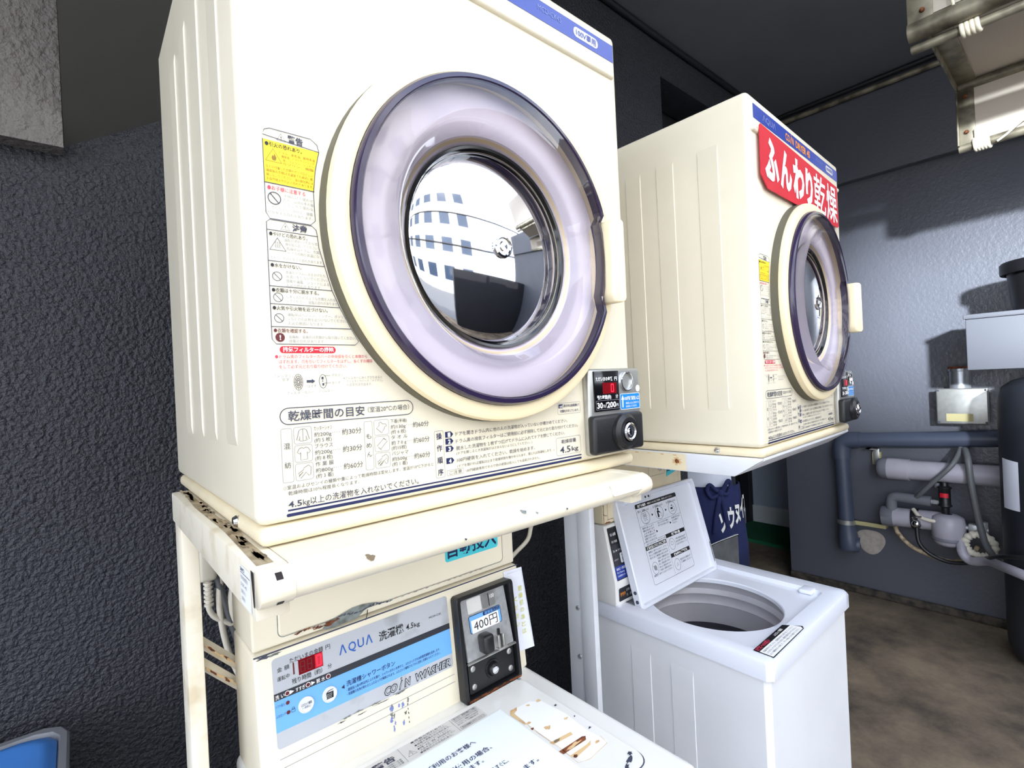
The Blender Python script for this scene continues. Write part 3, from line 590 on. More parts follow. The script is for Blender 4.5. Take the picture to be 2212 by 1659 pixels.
def make_stand_chamfer():
    t = thing('dryer_stand', d2p(.317, .45, 0) * 1.0, 'off-white steel stand with chamfered front carrying the farther dryer', 'stand', 'dryer stands')
    t.location.z = 0; ORG[t.name] = Vector(t.location); zt, zb = 1.371 + .0275, 1.329 + .0275
    P = lambda x, y, z: d2p(x, y, z)
    for xa, xb, k in ((-.006, .014, 0), (.624, .644, 1)):
        xl = xa if k == 0 else .535; ye = .02 if k == 0 else .19
        m = MB(); m.prism([(.005, zt), (.50 + .22 * k, zt), (.50 + .22 * k, zb), (.060, zb), (.005, zt - .006)], lambda p: P(xa, p[0], p[1]), lambda p: P(xb, p[0], p[1]), 'rackw', .0012); r = m.build('rail', t)
        if k == 0:
            q = Print(P(-.006, 0, 0), P(-.006, -1, 0) - P(-.006, 0, 0), (0, 0, 1), P(-1, 0, 0) - P(0, 0, 0), .0006, .0002)
            q.O.z = 0
            q.rrect(-.50, -.172, 1.331, 1.3695, .003, 'cream_base', 0)
            q.blob(-.195, 1.352, .016, .011, 'rustpale', 1, 20, .5); q.blob(-.195, 1.352, .007, .006, 'rust', 2, 16, .4)
            for j in range(8): q.blob(-.20 - .035 * j, 1.366, .008, .0016, 'rustpale', 1, 12, .6)
            q.build('rusty_patch', r)
            m = MB(); m.sphere(P(-.008, .195, 1.352 + .0275), .0042, 'rust', 10); m.build('bolt', r)
        m = MB(); m.prism([(xl + .004, .47), (xl + .016, .47), (xl + .016, .55), (xl + .004, .55)], lambda p: P(p[0], p[1] + ye, .05), lambda p: P(p[0], p[1] + ye, zb + .002), 'rackw', .001)
        lg = m.build('leg', t)
        m = MB(); m.prism([(xl, .45), (xl + .020, .45), (xl + .020, .495), (xl, .495)], lambda p: P(p[0], p[1] + ye, .05), lambda p: P(p[0], p[1] + ye, zb + .001), 'rackw', .001); m.build('leg_flange', lg)
        if k == 0:
            for z in (.93, .79):
                m = MB(); m.lathe([(.0004, -.004), (.006, -.003), (.007, 0)], P(xa + .003, .53, z), 'steel', 12, 'x'); m.build('bolt', lg)
        m = MB(); m.prism([(.1, .005), (.57 + .19 * k, .005), (.57 + .19 * k, .05), (.1, .05)], lambda p: P(xl, p[0], p[1] + .0275), lambda p: P(xl + .02, p[0], p[1] + .0275), 'rackw', .003); m.build('foot', t)
    m = MB(); m.prism([(.66, zt), (.72, zt), (.72, zb), (.66, zb)], lambda p: P(.535, p[0], p[1]), lambda p: P(.6235, p[0], p[1]), 'rackw', .001); m.build('cross_bar', t)
    m = MB(); m.prism([(.003, zt), (.012, zt), (.066, zb + .001), (.060, zb), (.003, zt - .006)], lambda p: P(.0145, p[0], p[1]), lambda p: P(.6235, p[0], p[1]), 'rackw', .001); m.build('front_rail', t)
    return t
ST2 = make_stand_chamfer()

# ================================================================ NEAR WASHER
def make_near_washer():
    t = thing('coin_washer', (.335, .18, 0), 'cream coin-operated washer with closed lid under the nearest dryer', 'coin washer', 'coin washers')
    m = MB(); m.box(.066, .606, -.100, .462, .03, .874, 'washside', .012, 3)
    for x in (.10, .57):
        for y in (-.06, .42): m.box(x - .02, x + .02, y - .02, y + .02, 0, .032, 'black')
    m.build('body', t)
    m = MB(); m.box(.056, .614, -.116, .470, .872, .920, 'wash', .016, 4); m.build('top_cover', t)
    # lid
    m = MB(); P0 = [(x, y) for x, y in Print((0, 0, 0), (1, 0, 0), (0, 1, 0), (0, 0, 1)).rr(.108, .563, -.052, .272, .022, 6)]
    m.loft([[(x, y, .9205) for x, y in P0], [(x, y, .9225) for x, y in P0], [(.3355 + (x - .3355) * .994, .11 + (y - .11) * .99, .9245) for x, y in P0]], 'wash', False, True); lid = m.build('lid', t, 25)
    q = Print((0, 0, .9205), (1, 0, 0), (0, 1, 0), (0, 0, 1), .0004); q.line(P0 and q.rr(.1065, .5645, -.0535, .2735, .0235, 6), .0022, 'ink', 0, True); q.build('lid_gap', t)
    q = Print((0, 0, .9245), (1, 0, 0), (0, 1, 0), (0, 0, 1), .0005, .0003)
    q.rrect(.125, .4375, .2205, .2610, .003, 'labelgrey', 0)
    for x in (.268, .3755): q.line([(x, .2205), (x, .261)], .0008, 'inkl')
    q.orect(.3800, .4330, .2520, .2590, .001, .0005, 'ink'); q.text('取り付け・修理の際のご注意', .3820, .4310, .2555, .0048, 'ink', .01)
    for j, tx in enumerate(('お手入れのときは電源プラグを抜い', 'てください。感電やけがの恐れが', 'あります。アースを確実に取り付')): q.text(tx, .3800, .4330 - .003 * j, .2480 - .0056 * j, .0044, 'ink')
    q.orect(.3800, .4330, .2225, .2300, .001, .0005, 'ink'); q.text('洗剤は適量をお守りください', .3820, .4310, .2262, .0048, 'ink', .01)
    q.tri(.2735, .2900, .2300, .2430, .001, 'ink'); q.line([(.2825, .2395), (.2805, .2350), (.2835, .2350), (.2815, .2315)], .0008, 'ink')
    for j, (a, tx, h) in enumerate(((.2920, '●感電の恐れあり。', .0052), (.2950, 'アース線を確実に取り付けてください', .0042), (.2940, '●感電や漏電火災の恐れあり。', .0052), (.2960, '水をかけたりしないでください', .0042), (.2940, '●感電・火災・故障・変形の恐れあり。', .0052), (.2960, '火気を近づけないでください', .0042), (.2930, '●爆発やけがの恐れあり。', .0052))): q.text(tx, a, .360 + .004 * (j % 3), .2570 - .0055 * j, h, 'ink')
    q.text('警告', .215, .255, .2460, .015, 'ink', .03)
    for j, tx in enumerate(('洗濯・脱水槽が完全に止まるまで', 'は中の洗濯物に手を触れない。', 'ゆるい回転でも巻きつくとけがを', 'する恐れがあります。')): q.text(tx, .130, .205, .2550 - .008 * j, .0058, 'ink')
    for j in range(3): q.text('お子様には特に注意', .215, .262, .2345 - .0048 * j, .0042, 'ink')
    q.build('safety_label', lid)
    # torn label residue with rust
    q = Print((0, 0, .9245), (1, 0, 0), (0, 1, 0), (0, 0, 1), .0005, .0003)
    q.poly([(.470, .190), (.478, .1985), (.520, .196), (.540, .178), (.546, .12), (.540, .06), (.545, .018), (.500, .012), (.478, .016), (.472, .06), (.474, .12)], 'white', 0)
    q.poly([(.468, .190), (.476, .200), (.492, .199), (.486, .192), (.4755, .188), (.4725, .15), (.470, .15)], 'rustpale', 1)
    q.blob(.536, .184, .006, .0045, 'rustpale', 1, 16, .4); q.blob(.478, .150, .006, .004, 'rustpale', 1, 14, .5)
    for a, b, w_, k in ((.472, .133, .0045, 'rust'), (.494, .116, .009, 'rustpale')): q.blob(a, b, w_, w_ * .7, k, 1, 14, .5)
    q.poly([(.4695, .086), (.4705, .078), (.513, .0715), (.5155, .079)], 'rustpale', 1); q.blob(.481, .0805, .010, .0035, 'grime', 2, 16, .4); q.poly([(.466, .060), (.467, .050), (.520, .0465), (.5265, .0535), (.521, .057)], 'rust', 1); q.blob(.495, .0525, .022, .0045, 'rustpale', 2, 18, .6)
    q.poly([(.472, .040), (.475, .030), (.516, .033), (.525, .040), (.512, .038)], 'rustpale', 1); q.blob(.478, .033, .005, .004, 'rust', 2)
    q.line([(.4755, .19), (.472, .12), (.4735, .07), (.470, .02), (.490, .012), (.540, .016), (.545, .035)], .0008, 'rustpale')
    for a, b in ((.549, .150), (.552, .103), (.548, .062)): q.blob(a, b, .005, .0028, 'ink', 1, 14, .7, .5)
    for a, b in ((.512, .188), (.536, .11), (.530, .03)): q.blob(a, b, .006, .004, 'rustpale', 1, 14, .6)
    for a, b, c_ in ((.535, -.034, .012), (.520, -.040, .009), (.505, -.043, .006), (.548, -.026, .006)): q.blob(a, b, c_, .005, 'ink', 1, 16, .6, .3)
    q.blob(.5575, .266, .007, .002, 'ink', 1, 14, .5, -.5)
    q.build('torn_label', lid)
    # console
    m = MB(); m.prism([(.299, .918), (.320, 1.143), (.455, 1.143), (.455, .918)], lambda p: (.061, p[0], p[1]), lambda p: (.612, p[0], p[1]), 'cream', .005, 3); con = m.build('console', t)
    O, U, V, Nn = (0, .299, .92), (1, 0, 0), (0, .021, .223), (0, -.223, .021)
    q = Print(O, U, V, Nn, .0006)
    q.rrect(.0865, .4195, .0725, .2120, .006, 'panelsilver', 0); q.rect(.0865, .4195, .0985, .1475, 'skyblue', 1); q.rect(.0865, .4195, .1470, .1580, 'band', 2)
    q.text('ただいまの金額', .1135, .1680, .2000, .0092, 'black_ink', .005); q.text('円', .1725, .1800, .2000, .0092, 'black_ink')
    q.rect(.1265, .1665, .1725, .1965, 'led_dark', 2); q.rect(.1535, .1662, .1735, .1955, 'red', 3); q.seven(.1565, .1632, .1765, .1925, 'led', 'abcdef', 4, .0016)
    for a in (.1300, .1415): q.seven(a, a + .0065, .1765, .1925, 'maroon', 'abcdefg', 3, .0012)
    q.text('金 額', .0935, .1125, .1925, .0078, 'black_ink'); q.text('運転中', .0930, .1120, .1785, .0078, 'black_ink'); q.rect(.1178, .1202, .1770, .1955, 'maroon', 2); q.text('分', .1735, .1805, .1680, .0085, 'black_ink'); q.text('残り時間（約）', .1150, .1640, .1665, .0092, 'black_ink', .005)
    for s0, s1, tt in ((.195, .208, 'Λ'), (.2115, .2255, 'Q'), (.2285, .2405, 'U'), (.2435, .2565, 'Λ')): q.text(tt, s0, s1, .1865, .0215, 'aqua', .012)
    q.text('洗濯機', .2690, .3195, .1830, .0180, 'black_ink', .014); q.text('4.5', .3240, .3405, .1815, .0140, 'black_ink', .012, .15); q.text('kg', .3415, .3540, .1800, .0110, 'black_ink', .008)
    q.text('MCW-C45', .3750, .4025, .1825, .0058, 'black_ink')
    q.text('洗 い', .0880, .1020, .1520, .0075, 'white', .008, layer=4); q.text('すすぎ', .1195, .1345, .1520, .0072, 'white', .008, layer=4); q.text('脱 水', .1530, .1675, .1520, .0075, 'white', .008, layer=4)
    for a in (.1135, .1475): q.poly([(a - .003, .1490), (a + .0035, .1522), (a - .003, .1555)], 'white', 4)
    for a in (.1065, .1395, .1730): q.disc(a, .1525, .0040, 'white', 4); q.disc(a, .1525, .0031, 'maroon', 5)
    q.disc(.1062, .1380, .0030, 'maroon', 4); q.disc(.1062, .1230, .0030, 'maroon', 4); q.text('ソフト投入', .0875, .1015, .1380, .0052, 'navy', layer=4); q.text('ふたロック', .0875, .1020, .1230, .0052, 'navy', layer=4); q.orect(.1110, .1165, .1205, .1250, .001, .0005, 'navy', 4); q.ring(.1138, .1262, .0018, .0005, 'navy', 4)
    q.text('洗濯槽シャワーボタン', .2025, .2955, .1275, .0100, 'navy', .005, layer=4); q.poly([(.1935, .1248), (.1990, .1283), (.1990, .1213)], 'navy', 4)
    for j, tx in enumerate(('・硬貨投入後10秒以内にふたを開け、シャワーボタンを押すと、ふたロックされ30秒間洗濯槽を洗浄します。', '・洗濯槽の洗浄が終わるとふたロックが解除されます。ふたロック解除されてから洗剤と衣類を入れてください。')): q.text(tx, .2020, .3925, .1170 - .0072 * j, .0056, 'navy', .004, layer=4)
    # outlined title
    for tt, a, b in (('CO', .2700, .2965), ('/', .2985, .3080), ('N', .3105, .3245), ('WΛSHER', .3340, .4145)):
        q.text(tt, a, b, .0850, .0190, 'black_ink', .06, .22, layer=4); q.text(tt, a + .0013, b - .0013, .0850, .0180, 'panelsilver', .004, .22, layer=5)
    q.ring(.3055, .0955, .0015, .0007, 'black_ink', 4)
    for a, b, c_ in ((.30, .0735, .022), (.25, .0735, .018), (.22, .074, .012), (.20, .0735, .01)): q.blob(a, b, c_, .0022, 'filler', 4, 20, .7)
    for a, b, c_ in ((.225, .068, .014), (.26, .0705, .02), (.19, .0695, .012), (.30, .0715, .014)): q.blob(a, b, c_, .0014, 'ink', 4, 20, .8)
    q.build('control_label', con)
    for a, b, lab in ((.1340, .1230, True), (.1730, .1230, False)):
        k = Vector(O) + Vector(V).normalized() * b; m = MB(); n_ = Vector(Nn).normalized(); vv = Vector(V).normalized()
        lp = lambda r, h: [Vector((a, 0, 0)) + Vector((0, k.y, k.z)) + Vector((1, 0, 0)) * r * math.cos(2 * PI * i / 32) + vv * r * math.sin(2 * PI * i / 32) + n_ * h for i in range(32)]
        m.loft([lp(.0125, .001), lp(.0125, .0028), lp(.0112, .0034), lp(.0105, .0026)], 'button', False, True); bt = m.build('push_button', con)
        q = Print(O, U, V, Nn, .0030)
        if lab: q.text('ふたロック解除', a - .0088, a + .0088, b + .0018, .0052, 'navy', .01); q.text('（一時停止）', a - .0072, a + .0072, b - .0032, .0040, 'navy')
        else:
            q.poly([(a - .0062, b - .0062), (a + .0058, b - .0062), (a + .0062, b + .004), (a - .006, b + .0045)], 'black_ink', 0)
            for r_ in range(3):
                for c_ in range(4): q.line([(a - .004 + .0024 * c_ - .0006 * r_, b + .002 - .0026 * r_), (a - .0048 + .0024 * c_ - .0006 * r_, b + .0004 - .0026 * r_)], .0006, 'white', 1)
            q.line([(a - .005, b + .0048), (a - .001, b + .0068), (a + .006, b + .0072)], .001, 'black_ink')
        q.build('button_lettering', bt)
    q = Print(O, U, V, Nn, .0004); rd = random.Random(9)
    for z in (.057, .0425): q.line([(.089, z), (.421, z)], .0010, 'inkl', 0)
    q.rect(.061, .612, .2215, .2240, 'ink', 0)
    for j in range(14): q.blob(.28 + .04 * rd.random() * (1 if j % 2 else .3), .055 - .05 * rd.random(), .002 + .003 * rd.random(), .003 + .006 * rd.random(), 'slate' if j % 3 else 'filler', 1, 12, .7)
    for j in range(5): q.blob(.3135 + .001 * rd.random(), .045 - .008 * j, .0014, .0030, 'ink', 1, 10, .6)
    q.blob(.075, .2195, .012, .004, 'ink', 1, 18, .6); q.blob(.09, .2185, .016, .0025, 'filler', 1, 18, .6)
    q.build('worn_edge', con)
    # coin mechanism: frame, plate, lower cover
    PV = Vector(V).normalized(); PN = Vector(Nn).normalized()
    def pp(u, v, h): return Vector(O) + Vector((u, 0, 0)) + PV * v + PN * h
    m = MB(); R0 = q.rr(.4280, .5765, -.004, .2060, .008, 5); R1 = q.rr(.4370, .5690, .0045, .1985, .004, 5)
    m.loft([[pp(u, v, 0) for u, v in R0], [pp(u, v, .021) for u, v in R0], [pp(.5022 + (u - .5022) * .985, .101 + (v - .101) * .985, .023) for u, v in R0], [pp(u, v, .022) for u, v in R1], [pp(u, v, .004) for u, v in R1]], 'black', False, True); box = m.build('coin_box', con)
    q = Print(O, U, V, Nn, .0232); rd = random.Random(3)
    for j in range(16): q.blob(.440 + .128 * j / 15, .0005 + .002 * rd.random(), .008, .003, 'rust', 0, 14, .5)
    MB.build(q, 'rust_band', box, 0)
    m = MB(); m.loft([[pp(u, v, .004 + h0) for u, v, h0 in ((.4425, .0735, .013), (.5650, .0735, .013), (.5625, .1955, .0), (.4440, .1955, .0))], [pp(u, v, .0065 + h0) for u, v, h0 in ((.4435, .0745, .013), (.5640, .0745, .013), (.5615, .1945, .0), (.4450, .1945, .0))]], 'steel', False, True)
    m.loft([[pp(u, v, h) for u, v, h in ((.4400, .0710, .018), (.5670, .0710, .018), (.5670, .0745, .021), (.4400, .0745, .021))], [pp(u, v, h) for u, v, h in ((.4400, .0705, .024), (.5670, .0705, .024), (.5670, .0730, .0245), (.4400, .0730, .0245))]], 'satin', True, True)
    pl_ = m.build('coin_plate', box)
    tilt = (PN * 1 + PV * .1066).normalized(); tv = tilt.cross(Vector((1, 0, 0))).normalized()
    if tv.z < 0: tv = -tv
    q = Print(pp(0, .0745, .0196), U, tv, tilt, .0006, .0003)
    q.rrect(.4600, .4960, .0880, .1175, .003, 'labelgrey', 0); q.rrect(.4985, .5330, .0880, .1175, .003, 'satin', 0)
    q.rect(.5150, .5170, .0895, .1150, 'black_ink', 1); q.text('100', .5195, .5310, .1080, .0110, 'white', .01)
    q.orect(.4600, .5420, .0500, .0835, .003, .0012, 'navy', 1); q.rrect(.4600, .5420, .0500, .0835, .003, 'skyblue', 0); q.rrect(.4960, .5400, .0755, .0825, .002, 'navy', 2); q.text('硬貨投入口', .5000, .5370, .0790, .0060, 'skyblue', .01, layer=3)
    q.rect(.4640, .5355, .0495, .0745, 'white', 2); q.text('400円', .4690, .5310, .0625, .0235, 'black_ink', .0, layer=3)
    MB.build(q, 'price_label', pl_, 0)
    m = MB(); m.box(.474, .500, -.004, .026, -.019, .019, 'black', .007, 3, Matrix.Translation(pp(0, .101, .016)) @ Matrix(((1, 0, 0, 0), (0, PN.y, PV.y, 0), (0, PN.z, PV.z, 0), (0, 0, 0, 1)))); m.build('reject_knob', pl_)
    m = MB()
    T_ = Matrix.Translation(pp(0, .088, .016)) @ Matrix(((1, 0, 0, 0), (0, PN.y, PV.y, 0), (0, PN.z, PV.z, 0), (0, 0, 0, 1)))
    for xa in (.517, .530): m.box(xa, xa + .008, 0, .012, -.010, .016, 'satin', .003, 2, T_)
    m.box(.515, .540, 0, .016, -.014, -.009, 'satin', .002, 2, T_); m.box(.525, .530, 0, .004, -.009, .026, 'black_ink', 0, 2, T_); m.build('coin_return', pl_)
    m = MB(); m.loft([[pp(u, v, .004) for u, v in q.rr(.4460, .5660, .0085, .0690, .004)], [pp(u, v, .012) for u, v in q.rr(.4460, .5660, .0085, .0690, .004)]], 'black', False, True); lc = m.build('lock_cover', box)
    def knob(name, u, v, prof, k, par):
        m = MB(); m.loft([[pp(u + r * math.cos(2 * PI * i / 28), v + r * math.sin(2 * PI * i / 28), h) for i in range(28)] for r, h in prof], k, False, True); return m.build(name, par)
    for u, v in ((.4570, .0560), (.5540, .0560), (.4570, .0205), (.5540, .0205)): knob('screw', u, v, [(.0062, .012), (.0058, .0138), (.0035, .0150), (.0005, .0154)], 'satin', lc)
    knob('lock', .5070, .0385, [(.019, .012), (.018, .0145), (.0155, .0145), (.0125, .013), (.0125, .019), (.0115, .0205)], 'black', lc); knob('lock_barrel', .5070, .0385, [(.0085, .0200), (.0080, .0230), (.0062, .0232), (.0058, .0222)], 'chrome', lc)
    # slip of paper with yellow vertical writing on the console side
    cardO = pp(0, 0, .0012)
    m = MB(); cp = [(.5690, .2180), (.6190, .2165), (.6330, .0360), (.5885, .0385)]
    m.loft([[pp(u, v, .0010 + (.004 if u > .61 else 0)) for u, v in cp], [pp(u, v, .0022 + (.004 if u > .61 else 0)) for u, v in cp]], 'tape', True, True); cardm = m.build('paper_slip', t)
    q = Print(O, U, V, Nn, .0064); q.line([(.576, .212), (.6175, .211), (.6310, .0400)], .0006, 'inkl', 0); q.vtext('乾燥機のあとは', .6085, .1720, .0780, .0125, 'yelltxt', .01, 1); q.vtext('ください', .5925, .1520, .0980, .0115, 'yelltxt', .01, 1); q.build('slip_lettering', cardm)
    # rear housing
    m = MB(); m.box(.061, .608, .325, .455, 1.147, 1.340, 'cream', .004, 3); hs = m.build('rear_housing', t)
    q = Print((0, .325, 1.145), (1, 0, 0), (0, 0, 1), (0, -1, 0), .0006)
    MBx = MB(); RR = q.rr(.101, .574, .0145, .180, .009)
    MBx.loft([[(u, .325, 1.145 + v) for u, v in RR], [(.3375 + (u - .3375) * .992, .3222, 1.145 + .097 + (v - .097) * .975) for u, v in RR]], 'cream', False, True); em = MBx.build('housing_panel', hs)
    q.orect(.1, .575, .0135, .185, .0095, .0011, 'filler', 0)
    q.O.y = .3222
    q.rrect(.4230, .5605, .0505, .110, .006, 'teal', 0); q.text('自動投入', .4290, .5560, .0740, .0370, 'navy', .02, layer=2); q.build('sticker', em)
    q = Print((0, .3215, 1.145), (1, 0, 0), (0, 0, 1), (0, -1, 0), .0009); rd = random.Random(5)
    q.poly([(.170, .006), (.178, .012), (.190, .0165), (.205, .020), (.224, .0245), (.243, .0245), (.262, .0215), (.272, .019), (.258, .0165), (.246, .0125), (.236, .0055), (.232, .0035), (.215, .0030), (.190, .0015), (.176, .0025)], 'filler', 0)
    for j in range(26):
        a = .128 + .17 * j / 25; q.blob(a, .0125 + .005 * math.sin(j * .7) * .4 + .003 * (a > .2), .006, .0016 + .0012 * rd.random(), 'rust' if a < .20 else 'ink', 1, 14, .8, .1)
    q.blob(.183, .0115, .010, .0050, 'rust', 2, 18, .6); q.blob(.165, .010, .012, .002, 'rust', 2, 16, .6)
    for j in range(16): q.blob(.31 + .20 * j / 15, .0150 - .001 * (j % 2), .006, .0007, 'rust', 1, 10, .7)
    q.line([(.252, .012), (.2505, .002), (.2475, -.006)], .0016, 'black_ink', 2)
    q.build('rust_patch', hs)
    return t
W1 = make_near_washer()
# notice on the closed lid
m = MB(); m.loft([[(x, y, .9252) for x, y in ((.166, .006), (.4635, .008), (.4645, .2165), (.167, .2150))], [(x, y, .9260) for x, y in ((.166, .006), (.4635, .008), (.4645, .2165), (.167, .2150))]], 'paper', True, True); nt = m.build('notice_sheet', smooth=0)
for tx, x0_, x1_, y_, h_ in (('コインランドリーご利用のお客様へ', .178, .3760, .1790, .0125), ('洗剤・柔軟剤をご使用の場合、', .205, .3890, .1500, .0125), ('入れすぎにご注意をお願いします。', .178, .3590, .1340, .0115), ('ほかのお客様のご迷惑となりますので、終わりましたらすぐに、', .178, .3890, .1050, .0115), ('洗濯物のお取り出しをお願いいたします。', .178, .4270, .0720, .0115)):
    q = Print((0, 0, .9260), (1, 0, 0), (0, 1, 0), (0, 0, 1), .0004, .0002); q.text(tx, x0_, x1_, y_, h_, 'navy', .008); q.build('lettering', nt)
tag(nt, 'white paper notice in blue lettering lying on the near washer lid', 'notice')

# ================================================================ FAR WASHER
def rray(cx, cy, hx, hy, r, n=120, z=0., off=0.):
    out = []
    for i in range(n):
        a = 2 * PI * i / n; dx, dy = math.cos(a), math.sin(a); lo, hi = 0., hx + hy
        for _ in range(40):
            t = (lo + hi) / 2; px, py = abs(dx * t), abs(dy * t); qx, qy = max(px - hx + r, 0), max(py - hy + r, 0)
            d = math.hypot(qx, qy) + min(max(px - hx + r, py - hy + r), 0) - r
            if d < 0: lo = t
            else: hi = t
        out.append((cx + dx * lo, cy + dy * lo, z))
    return out
def ell(cx, cy, rx, ry, z, n=120): return [(cx + rx * math.cos(2 * PI * i / n), cy + ry * math.sin(2 * PI * i / n), z) for i in range(n)]
def make_far_washer():
    t = thing('coin_washer', (1.375, .24, 0), 'white coin-operated washer with its lid open under the farther dryer', 'coin washer', 'coin washers')
    x0, x1, y0, y1 = 1.096, 1.664, -.020, .515; cx, cy = (x0 + x1) / 2, (y0 + y1) / 2
    m = MB(); m.loft([rray(cx, cy, (x1 - x0) / 2, (y1 - y0) / 2, .004, z=z) for z in (.03, .812)], 'washside', True)
    for a, b in ((.178, .247), (.312, .380)):
        pts = [(a, .20), (b, .20), (b, .755), (a, .755)]
        m.loft([[(x0, y, z) for y, z in pts], [(x0 - .0018, y + (.0015 if i in (0, 3) else -.0015), z + (.02 if i < 2 else -.02)) for i, (y, z) in enumerate(pts)]], 'washside', False, True)
    for x in (x0 + .05, x1 - .05):
        for y in (y0 + .05, y1 - .05): m.box(x - .02, x + .02, y - .02, y + .02, 0, .032, 'black')
    m.build('body', t)
    X0, X1, Y0, Y1 = 1.089, 1.672, -.031, .520; CX, CY = (X0 + X1) / 2, (Y0 + Y1) / 2; HX, HY = (X1 - X0) / 2, (Y1 - Y0) / 2
    rcx, rcy, rhx, rhy = 1.368, .243, .238, .222; hx, hy = 1.345, .247
    L = [rray(CX, CY, HX, HY, .018, z=.812), rray(CX, CY, HX, HY, .018, z=.850), rray(CX, CY, HX - .004, HY - .004, .016, z=.858), rray(CX, CY, HX - .013, HY - .013, .012, z=.861),
         rray(rcx, rcy, rhx, rhy, .020, z=.860), rray(rcx, rcy, rhx - .008, rhy - .008, .018, z=.848), ell(hx, hy, .183, .199, .846), ell(hx, hy, .180, .196, .843), ell(hx, hy, .180, .196, .832)]
    m = MB(); m.loft(L, 'coolw'); tc = m.build('top_cover', t, 40)
    m = MB(); m.box(1.575, 1.625, .045, .085, .8475, .861, 'coolw', .006, 3); m.build('finger_rest', tc)
    q = Print((0, 0, .861), (1, 0, 0), (0, 1, 0), (0, 0, 1), .0008, .0003)
    q.poly([(1.120, .025), (1.119, -.0255), (1.318, -.0225), (1.330, -.015), (1.300, .026)], 'black_ink', 0); q.poly([(1.123, .010), (1.122, -.0230), (1.316, -.0205), (1.322, -.013), (1.313, .010)], 'white', 1)
    q.text('お客様へのお願い', 1.124, 1.195, .0175, .0120, 'redt', .02); q.text('ふたロック解除', 1.225, 1.275, .0175, .0085, 'white', .01)
    for j, tx in enumerate(('洗濯が終わりましたら、洗濯物は早めに取り出してください。', 'ふたがロックされているときは、無理に開けないでください。', 'ロック解除ボタンを押して、ブザーが鳴ってから開けてください。')): q.text(tx, 1.128, 1.308, .0030 - .0085 * j, .0065, 'ink')
    q.build('instruction_label', tc)
    # tub
    m = MB(); m.loft([ell(hx, hy, .181, .197, .836), ell(hx, hy, .190, .206, .822), ell(hx, hy, .194, .210, .806), ell(hx, hy, .188, .204, .796), ell(hx, hy, .186, .202, .790), ell(hx, hy, .190, .206, .783), ell(hx, hy, .190, .206, .764), ell(hx, hy, .186, .202, .757), ell(hx, hy, .188, .204, .751), ell(hx, hy, .188, .204, .690)], 'tub'); tb = m.build('wash_tub', t, 40)
    m = MB(); m.loft([ell(hx, hy, .1882, .2042, .692), ell(hx, hy, .186, .202, .676), ell(hx, hy, .15, .165, .664), ell(hx, hy, .06, .065, .670), ell(hx, hy, .01, .011, .678)], 'tubdark', False, True); m.build('pulsator', tb)
    for i in range(22):
        a = i * 2.4; r = .05 + .11 * ((i * 37) % 10) / 10; m = MB(); m.lathe([(.0045, 0), (.0025, .003)], (hx + r * math.cos(a), hy + r * 1.1 * math.sin(a), .668), 'chrome', 8, 'z', cap1=True); m.build('rivet', tb)
    # open lid
    A = Vector((1.135, .372, .846)); Lx = .462; up = Vector((0, .084, .322)); h = up.length; up.normalize(); nn = Vector((0, -up.z, up.y))
    def lp(u, v, d=0.): return A + Vector((1, 0, 0)) * u + up * v + nn * d
    def ring_(mg, d, r=.010): return [lp(u, v, d) for u, v in q.rr(mg, Lx - mg, mg, h - mg, r)]
    m = MB(); m.loft([ring_(.006, -.018), ring_(.0, -.012), ring_(.0, .010), ring_(.003, .013), ring_(.011, .013), ring_(.014, .002)], 'coolw', True, True); ld = m.build('lid', t, 40)
    m = MB(); m.box(.052, .185, -.002, .014, h - .024, h - .008, 'coolw', .004, 2, Matrix.Translation(A) @ Matrix(((1, 0, 0, 0), (0, nn.y, up.y, 0), (0, nn.z, up.z, 0), (0, 0, 0, 1))))
    lt = m.build('lid_latch', ld)
    q2 = Print(lp(0, 0, .014), (1, 0, 0), up, nn, .0006, .0003); q2.rect(.085, .125, h - .021, h - .012, 'ink', 0); q2.build('latch_opening', lt)
    for a in (.150, .168): q2 = Print(lp(0, 0, .014), (1, 0, 0), up, nn, .0006, .0003); q2.disc(a, h - .016, .004, 'black_ink', 0); q2.build('latch_hole', lt)
    for v in (.025, .052):
        m = MB(); m.lathe([(.0004, -.003), (.005, -.002), (.0055, 0)], lp(0, v, .0), 'ink', 14, 'x'); m.build('screw', ld)
    q = Print(lp(0, 0, .002), (1, 0, 0), up, nn, .0006, .0003); a0, a1, b0, b1 = .098, .340, .046, .300; bw = a1 - a0; bh = b1 - b0
    fu = lambda f: a0 + bw * f; fv = lambda f: b0 + bh * f
    q.orect(a0, a1, b0, b1, .008, .0009, 'ink', 1); q.rrect(a0, a1, fv(.945), b1, .004, 'black_ink', 1); q.text('洗濯の順序', fu(.05), fu(.24), fv(.972), .0095, 'white', .02, layer=3); q.text('※硬貨を入れる前に洗濯物、洗剤を入れてください', fu(.27), fu(.9), fv(.972), .0070, 'white', layer=3)
    q.text('開ける　洗濯物を入れる', fu(.03), fu(.28), fv(.905), .0085, 'ink'); q.text('② 洗剤を入れる', fu(.38), fu(.62), fv(.905), .0085, 'ink'); q.text('③ 硬貨を入れる', fu(.71), fu(.95), fv(.905), .0085, 'ink')
    for f in (.17, .50, .83): q.ring(fu(f), fv(.815), .0235, .0010, 'black_ink', rv=.0215)
    q.orect(fu(.12), fu(.20), fv(.80), fv(.87), .002, .0008, 'ink'); q.line([(fu(.13), fv(.78)), (fu(.21), fv(.78)), (fu(.19), fv(.74)), (fu(.15), fv(.74))], .001, 'ink', 1, True); q.text('田', fu(.135), fu(.185), fv(.838), .011, 'ink')
